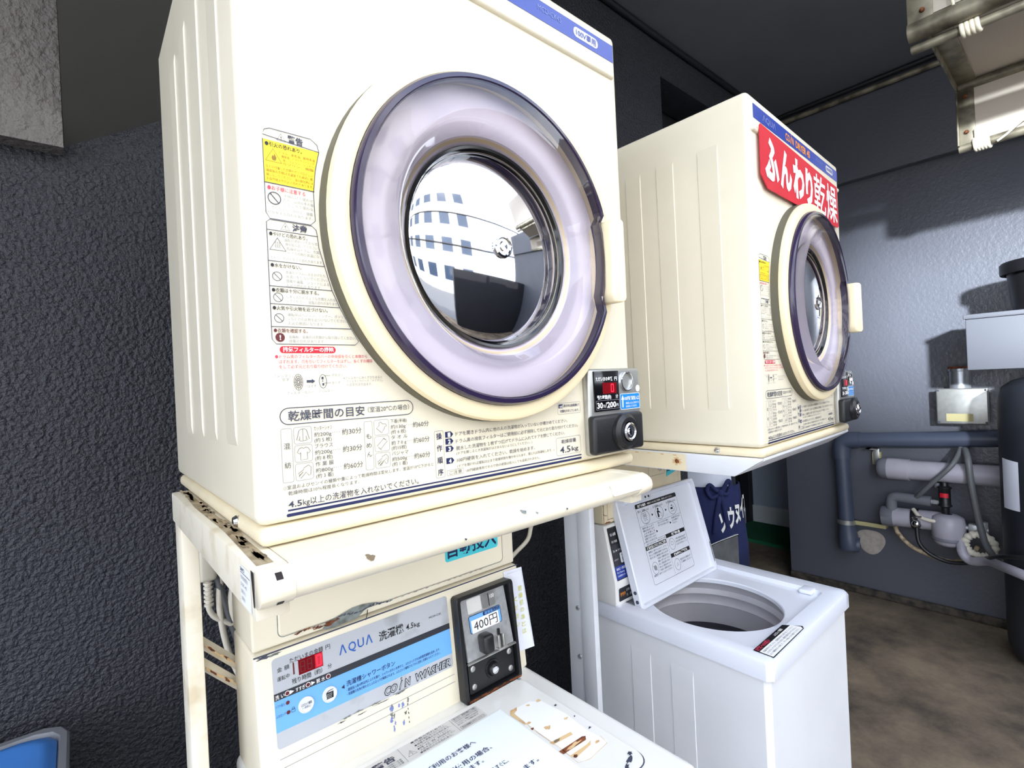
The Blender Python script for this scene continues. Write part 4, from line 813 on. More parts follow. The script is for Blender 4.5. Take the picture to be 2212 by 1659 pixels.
    q.disc(fu(.485), fv(.862), .0042, 'black_ink'); q.poly([(fu(.455), fv(.845)), (fu(.49), fv(.845)), (fu(.53), fv(.815)), (fu(.525), fv(.805)), (fu(.485), fv(.82)), (fu(.49), fv(.77)), (fu(.475), fv(.755)), (fu(.45), fv(.76))], 'black_ink'); q.line([(fu(.52), fv(.80)), (fu(.56), fv(.80)), (fu(.55), fv(.76)), (fu(.525), fv(.76))], .001, 'ink', 1, True)
    q.rect(fu(.79), fu(.84), fv(.80), fv(.825), 'black_ink'); q.orect(fu(.845), fu(.88), fv(.79), fv(.83), .001, .0008, 'ink'); q.line([(fu(.78), fv(.775)), (fu(.88), fv(.775))], .001, 'ink'); q.text('※', fu(.81), fu(.85), fv(.85), .010, 'ink')
    for f in (.335, .67): q.poly([(fu(f - .015), fv(.80)), (fu(f + .02), fv(.818)), (fu(f - .015), fv(.836))], 'black_ink')
    q.line([(a0, fv(.715)), (a1, fv(.715))], .0006, 'ink'); q.line([(a0, fv(.515)), (a1, fv(.515))], .0006, 'ink')
    for j, tx in enumerate(('硬貨を投入します', '運転が始まります', 'ふたを閉じる', '洗濯から脱水まで', '自動で行います', '約三十分です')): q.text(tx, fu(.04), fu(.30), fv(.690 - .033 * j), .0070, 'ink')
    for j, tx in enumerate(('洗い→すすぎ→脱水', '終了すると停止します')): q.text(tx, fu(.40), fu(.66), fv(.690 - .033 * j), .0070, 'ink')
    for j, tx in enumerate(('洗濯物を取り出す', 'ふたを閉めて', 'ください')): q.text(tx, fu(.74), fu(.96 - .05 * j), fv(.690 - .033 * j), .0070, 'ink')
    for f, v in ((.345, .60), (.70, .64)): q.poly([(fu(f - .015), fv(v - .018)), (fu(f + .02), fv(v)), (fu(f - .015), fv(v + .018))], 'black_ink')
    q.text('※途中で止めるときは、一時停止ボタンを押してください', fu(.04), fu(.62), fv(.490), .0065, 'ink')
    q.rect(fu(.01), fu(.49), fv(.420), fv(.470), 'black_ink'); q.text('硬貨を投入するときのご注意', fu(.03), fu(.47), fv(.445), .0105, 'white', .02, layer=3)
    q.rect(fu(.51), fu(.99), fv(.470), fv(.520), 'black_ink'); q.text('洗濯物の量', fu(.64), fu(.86), fv(.495), .0100, 'white', .02, layer=3)
    q.rect(fu(.51), fu(.99), fv(.215), fv(.265), 'black_ink'); q.text('故障時のご連絡先', fu(.58), fu(.92), fv(.240), .0095, 'white', .02, layer=3)
    for j in range(9): q.text(('硬貨は一枚ずつ入れてください', '投入した硬貨は返却できません', '使えない硬貨があります', '折れ曲がった硬貨は使えません')[j % 4], fu(.04 if j < 3 or j > 7 else .20), fu(.47), fv(.390 - .036 * j), .0070, 'ink')
    q.ring(fu(.11), fv(.185), .0165, .0009, 'ink', rv=.0185); q.line([(fu(.065), fv(.225)), (fu(.155), fv(.145))], .0009, 'ink'); q.disc(fu(.11), fv(.19), .008, 'inkl')
    q.ring(fu(.61), fv(.375), .0165, .0009, 'ink', rv=.0185); q.orect(fu(.585), fu(.635), fv(.365), fv(.405), .002, .0008, 'ink')
    for j, tx in enumerate(('一回の洗濯は4.5kgまで', '大きな物や厚手の物は', '入れすぎないこと')): q.text(tx, fu(.70), fu(.97), fv(.420 - .036 * j), .0070, 'ink')
    q.ring(fu(.61), fv(.110), .0165, .0009, 'ink', rv=.0185); q.line([(fu(.59), fv(.09)), (fu(.61), fv(.13)), (fu(.635), fv(.10))], .001, 'ink', 1, True)
    for j, tx in enumerate(('販売店または管理人まで', 'ご連絡ください')): q.text(tx, fu(.70), fu(.97), fv(.150 - .036 * j), .0070, 'ink')
    q.line([(fu(.5), fv(.02)), (fu(.5), fv(.515))], .0006, 'ink')
    q.build('washing_guide', ld)
    q = Print(lp(Lx - .009, 0, .0135), (1, 0, 0), up, nn, .0004); q.poly([(-.003, .03), (.003, .03), (.004, .10), (-.003, .10)], 'filler', 0); q.build('worn_tape', ld)
    # console behind the lid
    m = MB(); m.prism([(.420, .858), (.420, .931), (.455, 1.098), (.518, 1.098), (.518, .858)], lambda p: (1.086, p[0], p[1]), lambda p: (1.600, p[0], p[1]), 'wash', .004, 3); con = m.build('console', t)
    O = Vector((1.086, .420, .931)); V = Vector((0, .035, .167)); Nn = Vector((0, -V.z, V.y)); q = Print(O, (1, 0, 0), V, Nn, .0008, .0003)
    q.rrect(.010, .500, .003, .162, .004, 'band', 0); q.rect(.010, .500, .108, .158, 'black_ink', 1); q.rect(.010, .200, .006, .044, 'blue', 1)
    q.text('投入金額', .018, .045, .140, .0095, 'white', .01, layer=3); q.text('残り時間', .018, .045, .118, .0080, 'white', layer=3); q.seven(.078, .089, .122, .146, 'led', 'abcdefg', 3, .003); q.text('円', .100, .108, .135, .009, 'white', layer=3)
    q.text('洗い', .016, .030, .090, .0080, 'white', layer=3); q.text('すすぎ', .040, .060, .090, .0080, 'white', layer=3); q.text('脱水', .070, .084, .090, .0080, 'white', layer=3)
    for a in (.034, .064): q.poly([(a - .002, .087), (a + .003, .090), (a - .002, .093)], 'white', 3)
    for a in (.045, .083): q.rrect(a, a + .024, .050, .080, .004, 'button', 2); q.text('一時停止', a + .003, a + .021, .073, .005, 'navy', layer=3); q.rect(a + .009, a + .011, .054, .066, 'navy', 3); q.rect(a + .013, a + .015, .054, .066, 'navy', 3)
    q.text('ふたロック', .014, .034, .064, .006, 'white', layer=3); q.text('始めに一洗濯槽洗浄', .016, .075, .036, .0085, 'white', .01, layer=3); q.text('Pre Cleaning', .016, .052, .026, .0075, 'white', layer=3); q.text('洗濯槽を洗い流します', .016, .085, .0155, .0060, 'white', layer=3)
    q.build('control_label', con)
    q = Print((1.086, .420, .858), (1, 0, 0), (0, 0, 1), (0, -1, 0), .0008, .0003); q.rrect(.014, .30, .012, .052, .004, 'band', 0); q.text('999', .020, .045, .032, .018, 'orange', .0); q.text('が表示されたら故障で', .050, .130, .039, .0095, 'white'); q.text('す。連絡してください', .050, .130, .024, .0095, 'white'); q.build('fault_label', con)
    m = MB(); m.box(1.087, 1.540, .457, .518, 1.102, 1.300, 'cream_base', .004, 3); hs = m.build('rear_housing', t)
    q = Print((1.087, .457, 1.102), (1, 0, 0), (0, 0, 1), (0, -1, 0), .0006)
    q.orect(.022, .432, .012, .17, .006, .0012, 'grime', 0)
    for j in range(14): q.blob(.002 + .0006 * (j % 3), .004 + .006 * j, .0018, .005, 'rust', 1, 10, .7); q.blob(.022 + .010 * j, .012, .006, .0014, 'rust', 1, 10, .7)
    q.line([(.0, .035), (.006, .028), (.018, .026)], .0016, 'rust'); q.blob(.02, .004, .02, .0035, 'rust', 1, 16, .6)
    q.poly([(.372, .185), (.372, .150), (.362, .138), (.355, .095), (.415, .107), (.430, .125), (.455, .150), (.470, .165), (.468, .185)], 'teal', 2); q.text('自動投入', .362, .452, .128, .034, 'navy', .03, layer=4)
    q.orect(.250, .345, .110, .150, .003, .0012, 'inkl', 1); q.text('な', .305, .330, .130, .022, 'inkl', layer=1)
    q.build('rust_and_sticker', hs)
    return t
W2 = make_far_washer()

# ================================================================ CABLES BEHIND THE MACHINES
pc = thing('power_cord', (.05, .6, 1.1), 'cream power cord with ribbed plug hanging left of the near washer housing', 'power cord')
m = MB(); m.box(.032, .064, .585, .615, 1.195, 1.265, 'cablew', .008, 3); m.build('plug', pc)
m = MB()
for k in range(6): m.lathe([(.0085, 0), (.0085, .004), (.006, .005), (.006, .0085)], (.049, .6, 1.145 + .0085 * k), 'cablew', 14)
m.build('strain_relief', pc)
m = MB(); m.tube([(.049, .6, 1.150), (.050, .6, 1.135), (.063, .6, 1.115), (.107, .6, 1.088), (.20, .62, 1.075), (.30, .62, 1.06)], .0055, 'cablew', 10, True); m.build('cord', pc, 60)
hose('grey_cable', [(.044, .57, 1.46), (.050, .58, 1.33), (.056, .6, 1.247), (.080, .6, 1.125), (.108, .6, 1.001), (.13, .6, .85), (.15, .62, .5), (.16, .64, .02)], .0065, 'cableg', 'thin dark grey cable hanging straight behind the near stand leg', 'cable')
hose('water_hose', [(.085, .57, 1.46), (.078, .58, 1.33), (.073, .6, 1.215), (.067, .6, 1.137), (.080, .6, 1.04), (.114, .6, .941), (.17, .6, .8), (.22, .62, .4), (.22, .62, .02)], .0062, 'cablew', 'long cream hose hanging between stand leg and near washer', 'hose')
hose('drain_hose', [(.20, .5, 1.25), (.15, .57, 1.25), (.108, .6, 1.20), (.092, .6, 1.150), (.092, .6, 1.115), (.107, .6, 1.087), (.16, .58, 1.06), (.24, .5, 1.04)], .0105, 'cablew', 'thick pale hose looped beside the near washer rear housing', 'hose')
hose('supply_cord', [(1.00, .50, 1.45), (.96, .57, 1.25), (.92, .6, 1.122), (.898, .6, 1.074), (.839, .6, 1.042), (.74, .58, 1.0), (.64, .5, .96), (.55, .48, .93)], .0065, 'cablew', 'pale cord curving down right of the near washer housing', 'power cord')
hose('ceiling_cable', [(-1.0, .935, 3.375), (1.0, .935, 3.378), (2.3, .935, 3.372), (3.0, .935, 3.376), (3.82, .935, 3.37)], .016, 'rubber', 'black cable run along the joint of back wall and ceiling', 'cable')
# ================================================================ BLUE BIN
t = thing('storage_bin', (-.42, .70, 0), 'blue plastic bin with grey lid, in the lower left corner by the wall', 'bin')
m = MB(); b0 = rray(-.42, .70, .20, .15, .04, 60, .01); b1 = rray(-.42, .70, .236, .18, .05, 60, .845); b2 = rray(-.42, .70, .246, .19, .05, 60, .845); b3 = rray(-.42, .70, .246, .19, .05, 60, .862); m.loft([b0, b1, b2, b3], 'bluep', True, True); m.build('body', t)
m = MB(); m.loft([rray(-.42, .70, .250, .194, .05, 60, .857), rray(-.42, .70, .250, .194, .05, 60, .882), rray(-.42, .70, .246, .190, .048, 60, .886), rray(-.42, .70, .236, .176, .045, 60, .886), rray(-.42, .70, .232, .172, .045, 60, .876)], 'greyp'); m.build('rim', t)
m = MB(); m.loft([rray(-.42, .70, .233, .173, .045, 60, .870), rray(-.42, .70, .231, .171, .045, 60, .880), rray(-.42, .70, .218, .158, .04, 60, .888), rray(-.42, .70, .205, .145, .04, 60, .888), rray(-.42, .70, .19, .13, .035, 60, .880)], 'bluep', True, True); m.build('lid', t)

# ================================================================ RIGHT WALL FITTINGS
def cyl(m, a, b, r, k, n=20): m.tube([a, b], r, k, n); return m
t = thing('waste_pipe', (3.83, .61, .33), 'dark painted pipe running along the wall and down beside the corner', 'pipe')
m = MB(); m.tube([(3.83, -1.3, 1.17), (3.83, -.15, 1.105), (3.83, .52, 1.062)], .048, 'pipe_paint', 24); m.build('pipe_run', t, 60)
m = MB(); m.tube([(3.83, .50, 1.063), (3.83, .565, 1.058), (3.83, .600, 1.040), (3.83, .612, 1.0), (3.83, .612, .93)], .054, 'pipe_paint', 24, True); m.build('elbow', t, 60)
m = MB(); m.tube([(3.83, .612, .95), (3.83, .600, .46)], .045, 'pipe_paint', 24); m.build('down_pipe', t, 60)
m = MB(); m.tube([(3.83, .600, .49), (3.83, .600, .45), (3.83, .596, .40), (3.83, .590, .33), (3.83, .589, .315)], [.050, .052, .058, .066, .062], 'pipe_paint', 24); m.tube([(3.83, .598, .43), (3.830, .590, .37), (3.836, .57, .350), (3.845, .535, .345)], .050, 'pipe_paint', 24, True); m.build('bottom_elbow', t, 60)
m = MB(); m.lathe([(.0004, -.004), (.062, -.004), (.074, -.003), (.082, 0)], (3.898, .485, .37), 'cement', 30, 'x', lambda a, r: r * (1 + .08 * math.sin(3 * a))); m.build('cement_patch', t)
m = MB(); m.box(3.80, 3.86, .44, .465, 1.005, 1.012, 'satin'); m.box(3.86, 3.866, .405, .44, .90, 1.012, 'satin', .002); m.box(3.80, 3.866, .405, .465, 1.006, 1.012, 'satin'); m.box(3.862, 3.90, .40, .445, .90, .985, 'labely', .003); m.build('bracket', t)
m = MB(); m.box(3.83, 3.845, .38, .60, .485, .512, 'labely', .003); m.box(3.845, 3.90, .38, .41, .485, .512, 'labely', .003); m.lathe([(.054, 0), (.054, .03)], (3.83, .602, .485), 'satin', 24); m.build('bracket', t)
t = thing('vent_pipe', (3.80, .1, .893), 'white plastic pipe with grey end cap, above the pump', 'pipe')
m = MB(); m.tube([(3.80, -.50, .900), (3.80, .30, .893)], .060, 'pvc', 28); m.build('pipe', t, 60)
m = MB(); m.tube([(3.80, .235, .893), (3.80, .345, .893)], .067, 'pvc', 28); m.build('coupling', t, 60)
m = MB(); m.lathe([(.066, -.345), (.066, -.375), (.058, -.395), (.040, -.405), (.0004, -.408)], (3.80, 0, .893), 'pvcg', 28, 'y'); c_ = m.build('end_cap', t, 60)
for v in c_.data.vertices: v.co.y = -(v.co.y + .1) - .1
m = MB(); m.tube([(3.80, .10, .83), (3.80, .10, .80)], .02, 'pvcg', 12); m.box(3.86, 3.9, -.02, .02, .86, .92, 'satin'); m.build('support', t)
t = thing('water_pump', (3.79, .15, .55), 'white trap and pump assembly with black filter column on the lower wall', 'pump')
m = MB(); m.tube([(3.80, .345, .585), (3.80, .06, .595)], .058, 'pvc', 28); m.build('tee_pipe', t, 60)
m = MB(); m.tube([(3.80, .392, .583), (3.80, .385, .584), (3.80, .325, .585)], [.05, .064, .064], 'pvcg', 28); m.build('end_cap', t, 60)
m = MB(); m.lathe([(.0004, .462), (.055, .468), (.072, .485), (.074, .505), (.080, .512), (.080, .60), (.074, .632), (.05, .648), (.02, .652)], (3.77, .055, 0), 'pvc', 32); m.build('trap_bowl', t, 50)
m = MB(); m.lathe([(.081, .498), (.083, .502), (.083, .514), (.081, .518)], (3.77, .055, 0), 'pvcg', 32); m.build('bowl_ring', t, 50)
m = MB(); m.lathe([(.016, .648), (.020, .66), (.020, .69), (.034, .70), (.034, .705), (.028, .71), (.028, .80), (.034, .805), (.034, .812), (.02, .82), (.018, .842)], (3.77, .066, 0), 'black', 24); fc = m.build('filter_column', t, 50)
q = MB(); q.add([(3.77 + .0286 * math.cos(a), .066 + .0286 * math.sin(a), z) for z in (.752, .778) for a in [PI * .75 + i * .12 for i in range(14)]], [[i, i + 1, 15 + i, 14 + i] for i in range(13)], 'red'); lb = q.build('red_label', fc)
m = MB(); m.tube([(3.79, .335, .62), (3.79, .335, .68), (3.79, .328, .705), (3.79, .305, .716), (3.79, .26, .716), (3.79, .135, .712)], .030, 'foam', 18, True); m.build('foam_elbow', t, 60)
m = MB(); m.tube([(3.79, .14, .712), (3.78, .066, .712)], .014, 'steel', 14); m.build('connector', t, 60)
m = MB(); m.tube([(3.80, .232, .588), (3.80, .195, .59)], .064, 'black', 28); m.sphere((3.735, .20, .575), .026, 'chrome', 14); m.tube([(3.735, .20, .575), (3.72, .22, .62), (3.72, .17, .625)], .006, 'chrome', 10); m.build('valve', t, 60)
m = MB(); m.box(3.75, 3.80, -.085, -.035, .555, .615, 'steel', .008); m.tube([(3.775, .02, .585), (3.775, -.12, .585)], .014, 'steel', 14); m.tube([(3.775, -.10, .56), (3.775, -.10, .63)], .020, 'steel', 14); m.build('valve_body', t, 60)
hose('upper_hose', [(3.84, -.01, 1.06), (3.76, .0, 1.0), (3.72, .03, .94), (3.72, .10, .855), (3.74, .165, .775), (3.77, .20, .735)], .0135, 'cableg', 'grey hose slanting across the white vent pipe', 'hose')
hose('drop_hose', [(3.80, -.03, 1.04), (3.72, -.052, .99), (3.71, -.062, .86), (3.71, -.078, .72), (3.71, -.10, .58), (3.71, -.12, .50), (3.71, -.165, .43)], .0165, 'cableg', 'grey hose dropping past the pump towards the black tank', 'hose')
hose('outlet_hose', [(3.77, .22, .655), (3.73, .18, .622), (3.72, .12, .610), (3.73, .06, .612), (3.74, .01, .605)], .0115, 'cablew', 'short beige hose bending over the pump bowl', 'hose')
hose('pump_cord', [(3.735, .20, .56), (3.70, .185, .47), (3.70, .13, .41), (3.70, .04, .385), (3.68, -.06, .415), (3.6, -.13, .475), (3.45, -.165, .53), (3.32, -.23, .58), (3.27, -.33, .600), (3.25, -.50, .55), (3.27, -.63, .30), (3.32, -.70, .05), (3.42, -.80, .013), (3.6, -.95, .013)], .011, 'rubber', 'black cord sagging below the pump', 'cord')
hose('brown_hose', [(3.84, .33, .52), (3.80, .31, .485), (3.77, .25, .43), (3.76, .17, .395), (3.76, .06, .372), (3.78, -.02, .40), (3.85, -.06, .46)], .0125, 'grime', 'brown stained hose sagging under the pump bowl', 'hose')
hose('floor_pipe', [(3.74, -.0, .52), (3.70, -.012, .46), (3.69, -.035, .425), (3.67, -.07, .425), (3.60, -.135, .460), (3.45, -.20, .49), (3.32, -.27, .51), (3.26, -.36, .50), (3.24, -.50, .46), (3.24, -.57, .38), (3.24, -.58, .25), (3.24, -.58, .03)], .024, 'pvc', 'pale pipe bending right below the pump towards the tank', 'pipe', n=16)
m = MB(); n_ = 90; pts = [(3.73, -.085 + .062 * math.cos(2 * PI * i / n_), .505 + .062 * math.sin(2 * PI * i / n_)) for i in range(n_ + 1)]
m.tube(pts, [.017 + .005 * (1 if (i // 3) % 2 else 0) for i in range(n_ + 1)], 'cablew', 12); tag(m.build('corrugated_hose', smooth=60), 'small coil of corrugated beige hose right of the pump', 'hose')
# junction box
t = thing('junction_box', (3.84, -.025, 1.19), 'silver junction box with faded yellow label on the right wall', 'junction box')
m = MB(); m.box(3.805, 3.9, -.135, .083, 1.193, 1.394, 'satin', .004); m.build('box', t)
m = MB(); m.box(3.790, 3.806, -.143, .090, 1.188, 1.400, 'satin', .008, 3); cv = m.build('cover', t)
q = Print((3.790, 0, 0), (0, -1, 0), (0, 0, 1), (-1, 0, 0)); q.rect(-.045, .075, 1.205, 1.25, 'labely', 0); q.build('faded_label', cv)
for y in (-.131, .078):
    for z in (1.20, 1.388): m = MB(); m.lathe([(.0004, -.003), (.005, -.002), (.006, 0)], (3.790, y, z), 'ink', 12, 'x'); m.build('screw', cv)
m = MB(); m.lathe([(.050, 1.394), (.050, 1.50), (.053, 1.502), (.053, 1.525), (.047, 1.526), (.046, 1.45)], (3.845, -.015, 0), 'galv', 32); m.build('conduit_collar', t, 50)
m = MB(); m.lathe([(.0535, 1.515), (.0540, 1.520), (.0535, 1.528), (.046, 1.528)], (3.845, -.015, 0), 'rust', 32); m.build('rusty_rim', t, 50)
# tank, control box, bucket
t = thing('water_tank', (3.53, -.39, 0), 'black bottle-shaped water tank standing at the right edge', 'tank')
m = MB(); m.lathe([(.0004, .0), (.12, .0), (.165, .03), (.185, .09), (.188, .15), (.190, 1.30), (.186, 1.37), (.170, 1.415), (.13, 1.448), (.07, 1.465), (.055, 1.475), (.055, 1.51)], (3.53, -.39, 0), 'tank', 48); m.build('tank_body', t, 60)
q = MB(); q.add([(3.53 + .1912 * math.cos(a), -.39 + .1912 * math.sin(a), z0 + sk * (i / 9)) for z0, sk in ((.80, .0), (1.055, -.01)) for i, a in enumerate([2.05 + i * .055 for i in range(10)])], [[i, i + 1, 11 + i, 10 + i] for i in range(9)], 'tape'); q.build('paper_tag', t)
t = thing('control_box', (3.53, -.4, 1.505), 'light grey control box sitting on the neck of the black tank', 'control box')
m = MB(); m.box(3.42, 3.66, -.72, -.105, 1.508, 1.775, 'boxg', .006); m.build('housing', t)
m = MB(); m.box(3.412, 3.668, -.728, -.097, 1.775, 1.80, 'boxg', .006); m.build('lid', t)
t = thing('bucket', (3.53, -.44, 1.80), 'black lidded bucket on top of the grey control box', 'bucket')
m = MB(); m.lathe([(.0004, 1.801), (.16, 1.801), (.165, 1.82), (.182, 1.985), (.182, 1.99)], (3.53, -.44, 0), 'black', 48); m.build('body', t, 50)
m = MB(); m.lathe([(.19, 1.985), (.205, 1.985), (.208, 1.992), (.208, 2.035), (.200, 2.045), (.05, 2.05), (.0004, 2.05)], (3.53, -.44, 0), 'black', 48); m.build('lid', t, 50)
# conduits under the ceiling of the right wall
hose('conduit', [(3.815, .93, 3.345), (3.815, .4, 3.34), (3.815, -.05, 3.335), (3.815, -.7, 3.33)], .017, 'angle', 'steel conduit along the top of the right wall, the lower of two', 'conduit', 'conduits under the ceiling')
hose('conduit', [(3.80, .93, 3.385), (3.80, .4, 3.382), (3.80, -.05, 3.38), (3.80, -.7, 3.38)], .014, 'rubber', 'dark conduit tight under the ceiling, the upper of two', 'conduit', 'conduits under the ceiling')

# ================================================================ FOLDED AWNING
t = thing('awning', (2.7, -.6, 2.5), 'beige awning panels on a rusty steel frame lashed with white rope, hanging top right', 'awning')
YA, YB, YU = -.165, -1.6, -.125
m = MB(); m.box(2.995, 3.005, YB, YA - .05, 2.55, 2.81, 'awn', 0); m.build('panel', t)
m = MB(); m.box(2.33, 3.0, YB, YA - .06, 2.835, 2.845, 'awn', 0); m.build('panel', t)
m = MB(); m.box(2.30, 2.31, YB, YA - .03, 2.84, 3.30, 'awn', 0); m.build('panel', t)
for (x, z, r, dz) in ((3.0, 2.535, .020, .03), (3.0, 2.815, .022, -.02), (2.30, 2.80, .034, -.02), (2.335, 2.752, .017, -.02)):
    m = MB(); m.tube([(x, YA if x > 2.9 else YU, z), (x, YB, z + dz)], r, 'angle', 18); m.build('pipe', t, 60)
m = MB(); m.box(2.985, 2.993, YA - .06, YA, 2.54, 2.81, 'angle', .001); m.box(2.960, 2.993, YA - .006, YA, 2.54, 2.81, 'angle', .001); m.build('angle_bar', t)
m = MB(); m.box(2.34, 2.985, YA - .07, YA, 2.822, 2.830, 'angle', .001); m.box(2.34, 2.985, YA - .006, YA, 2.79, 2.830, 'angle', .001); m.build('angle_bar', t)
m = MB(); m.box(2.285, 2.293, YU - .075, YU, 2.82, 3.32, 'angle', .001); m.build('end_plate', t)
for pos in ((2.282, YU - .03, 2.95), (2.282, YU - .045, 2.86), (2.981, YA - .03, 2.60), (2.981, YA - .03, 2.76)): m = MB(); m.sphere(pos, .009, 'rust', 10); m.build('bolt', t)
def lash(name, x, y, z, r, turns, tail, par):
    pts = [(x + (r + .006) * math.cos(2 * PI * i / 14), y - .055 * i / (14 * turns), z + (r + .006) * math.sin(2 * PI * i / 14)) for i in range(14 * turns + 1)]
    m = MB(); m.tube(pts, .0075, 'rope', 8); m.tube(tail, .005, 'rope', 8, True); m.build(name, par, 60)
lash('rope_lashing', 2.335, YA - .10, 2.75, .017, 4, [(2.32, YA - .10, 2.78), (2.28, YA - .09, 2.84), (2.285, YA - .085, 2.90)], t)
lash('rope_lashing', 3.0, YA - .05, 2.537, .020, 5, [(2.98, YA - .06, 2.56), (2.975, YA - .06, 2.60)], t)
for a, b in ((.27, .33), (.30, .40)):
    m = MB(); m.tube([(2.27, YA - a, 2.86), (2.26, YA - a - .01, 2.80), (2.30, YA - b, 2.75), (2.34, YA - b - .03, 2.73)], .005, 'rope', 8, True); m.build('rope', t, 60)
m = MB(); m.tube([(2.98, YA - .13, 2.52), (2.97, YA - .16, 2.535), (2.97, YA - .22, 2.58), (2.985, YA - .30, 2.61)], .005, 'rope', 8, True); m.build('rope', t, 60)

# ================================================================ PASSAGE: MAT, BIN, PERSON
m = MB(); P0 = [(4.45, 1.10), (5.04, 1.10), (5.05, 1.80), (4.80, 1.82), (4.48, 1.66)]
m.prism(P0, lambda p: (p[0], p[1], .001), lambda p: (p[0], p[1], .03), 'mat'); tag(m.build('door_mat', smooth=0), 'dark green turf mat on the passage floor', 'mat')
m = MB(); m.box(4.90, 5.01, 1.84, 1.96, .001, .17, 'trim', .01); tag(m.build('block', smooth=0), 'small white block by the dark door beyond the green mat', 'block')
t = thing('metal_panel', (2.45, .76, 0), 'curved galvanised metal sheet standing behind the far washer', 'metal sheet')
m = MB(); A_ = [2.05 + .62 * i / 24 for i in range(25)]
m.loft([[(x, .775 + .05 * math.cos((x - 2.36) * 3.2), z) for x in A_] for z in (.002, .635)] + [[(x, .7775 + .05 * math.cos((x - 2.36) * 3.2), z) for x in A_] for z in (.635, .002)], 'galv', close=False); m.build('sheet', t, 50)
m = MB(); m.tube([(x, .776 + .05 * math.cos((x - 2.36) * 3.2), .637) for x in A_], .006, 'chrome', 10); m.build('rolled_edge', t, 60)
for x in (2.1, 2.6): m = MB(); m.box(x - .02, x + .02, .80, .90, .001, .02, 'galv', .003); m.box(x - .02, x + .02, .80 + .02, .826 + .02, .001, .3, 'galv', .003); m.build('support', t)

# ---- person in a long work apron (only the waist and apron show from the photograph's side)
def skinned(joints, edges, k, name, parent, sub=2, smooth=60):
    me = bpy.data.meshes.new('skeleton'); me.from_pydata([j[0] for j in joints], edges, []); ob = bpy.data.objects.new('skeleton', me); C.objects.link(ob)
    md = ob.modifiers.new('skin', 'SKIN'); md.use_smooth_shade = True
    for i, j in enumerate(joints):
        r = j[1] if isinstance(j[1], tuple) else (j[1], j[1]); me.skin_vertices[0].data[i].radius = r; me.skin_vertices[0].data[i].use_root = (i == 0)
    sd = ob.modifiers.new('sub', 'SUBSURF'); sd.levels = sub; sd.render_levels = sub
    bpy.context.view_layer.update()
    m2 = bpy.data.meshes.new_from_object(ob.evaluated_get(bpy.context.evaluated_depsgraph_get()))
    mb = MB(); org = ORG[parent.name]; ang = parent['_a']; R_ = Matrix.Rotation(ang, 3, 'Z')
    mb.add([R_ @ v.co + org for v in m2.vertices], [list(p.vertices) for p in m2.polygons], k)
    bpy.data.objects.remove(ob); bpy.data.meshes.remove(me); bpy.data.meshes.remove(m2)
    return mb.build(name, parent, smooth)
pz = thing('person', (2.86, 1.10, 0), 'person in white shirt and long navy apron with white lettering, standing behind the open lid', 'person')
pz['_a'] = math.radians(-52); PR = Matrix.Rotation(pz['_a'], 3, 'Z')
def pw(x, y, z): return PR @ Vector((x, y, z)) + Vector((2.86, 1.10, 0))
J = [((0, 0, .95), (.15, .10)), ((0, .01, 1.10), (.135, .095)), ((0, .01, 1.27), (.155, .105)), ((0, .015, 1.37), (.10, .07)), ((0, .005, 1.44), .052), ((0, -.005, 1.52), (.072, .085)), ((0, -.01, 1.60), (.075, .092))]
Eg = [(i, i + 1) for i in range(6)]
for s_ in (-1, 1):
    b = len(J)
    J += [((.17 * s_, .02, 1.36), .055), ((.215 * s_, .03, 1.22), .045), ((.225 * s_, .00, 1.12), .038), ((.19 * s_, -.10, 1.15), .032), ((.145 * s_, -.20, 1.19), .024)]
    Eg += [(3, b)] + [(b + i, b + i + 1) for i in range(4)]
    h = len(J); J += [((.130 * s_, -.235, 1.205), (.026, .026)), ((.118 * s_, -.265, 1.215), (.028, .026))]; Eg += [(b + 4, h), (h, h + 1)]
    for f in range(4):
        g = len(J); ox = (-.027 + .018 * f); ln = (.060, .072, .068, .052)[f]
        J += [((.108 * s_, -.288, 1.215 + ox), .009), ((.094 * s_, -.288 - ln * .55, 1.213 + ox), .0085), ((.074 * s_, -.288 - ln * .8, 1.205 + ox), .0075)]; Eg += [(h + 1, g), (g, g + 1), (g + 1, g + 2)]
    g = len(J); J += [((.100 * s_, -.245, 1.25), .010), ((.082 * s_, -.270, 1.262), .009)]; Eg += [(h, g), (g, g + 1)]
    l = len(J); J += [((.09 * s_, 0, .86), (.085, .088)), ((.10 * s_, -.01, .50), .058), ((.10 * s_, .02, .30), .055), ((.10 * s_, .02, .09), .038), ((.105 * s_, -.06, .045), (.040, .03)), ((.11 * s_, -.15, .032), (.036, .022))]
    Eg += [(0, l)] + [(l + i, l + i + 1) for i in range(5)]
body = skinned(J, Eg, 'skin', 'body', pz)
def wrap(rx, ry, z, a0=0., a1=2 * PI, n=48, cy=0., wob=0.): return [pw(rx * (1 + wob * math.sin(7 * a + z * 9)) * math.sin(a), cy - ry * (1 + wob * math.sin(7 * a + z * 9)) * math.cos(a), z) for a in [a0 + (a1 - a0) * i / (n if a1 - a0 > 6.28 else n - 1) for i in range(n)]]
m = MB(); m.loft([wrap(.185, .135, .82, wob=.02), wrap(.178, .130, .98, wob=.02), wrap(.165, .122, 1.10, wob=.012), wrap(.185, .132, 1.28), wrap(.190, .115, 1.36, cy=.01), wrap(.12, .085, 1.42, cy=.01), wrap(.066, .066, 1.44, cy=.005)], 'shirt')
for s_ in (-1, 1): m.tube([pw(.145 * s_, .02, 1.375), pw(.185 * s_, .02, 1.34), pw(.215 * s_, .03, 1.22), pw(.224 * s_, .03, 1.13)], [.06, .068, .060, .062], 'shirt', 18)
m.build('shirt', pz, 60)
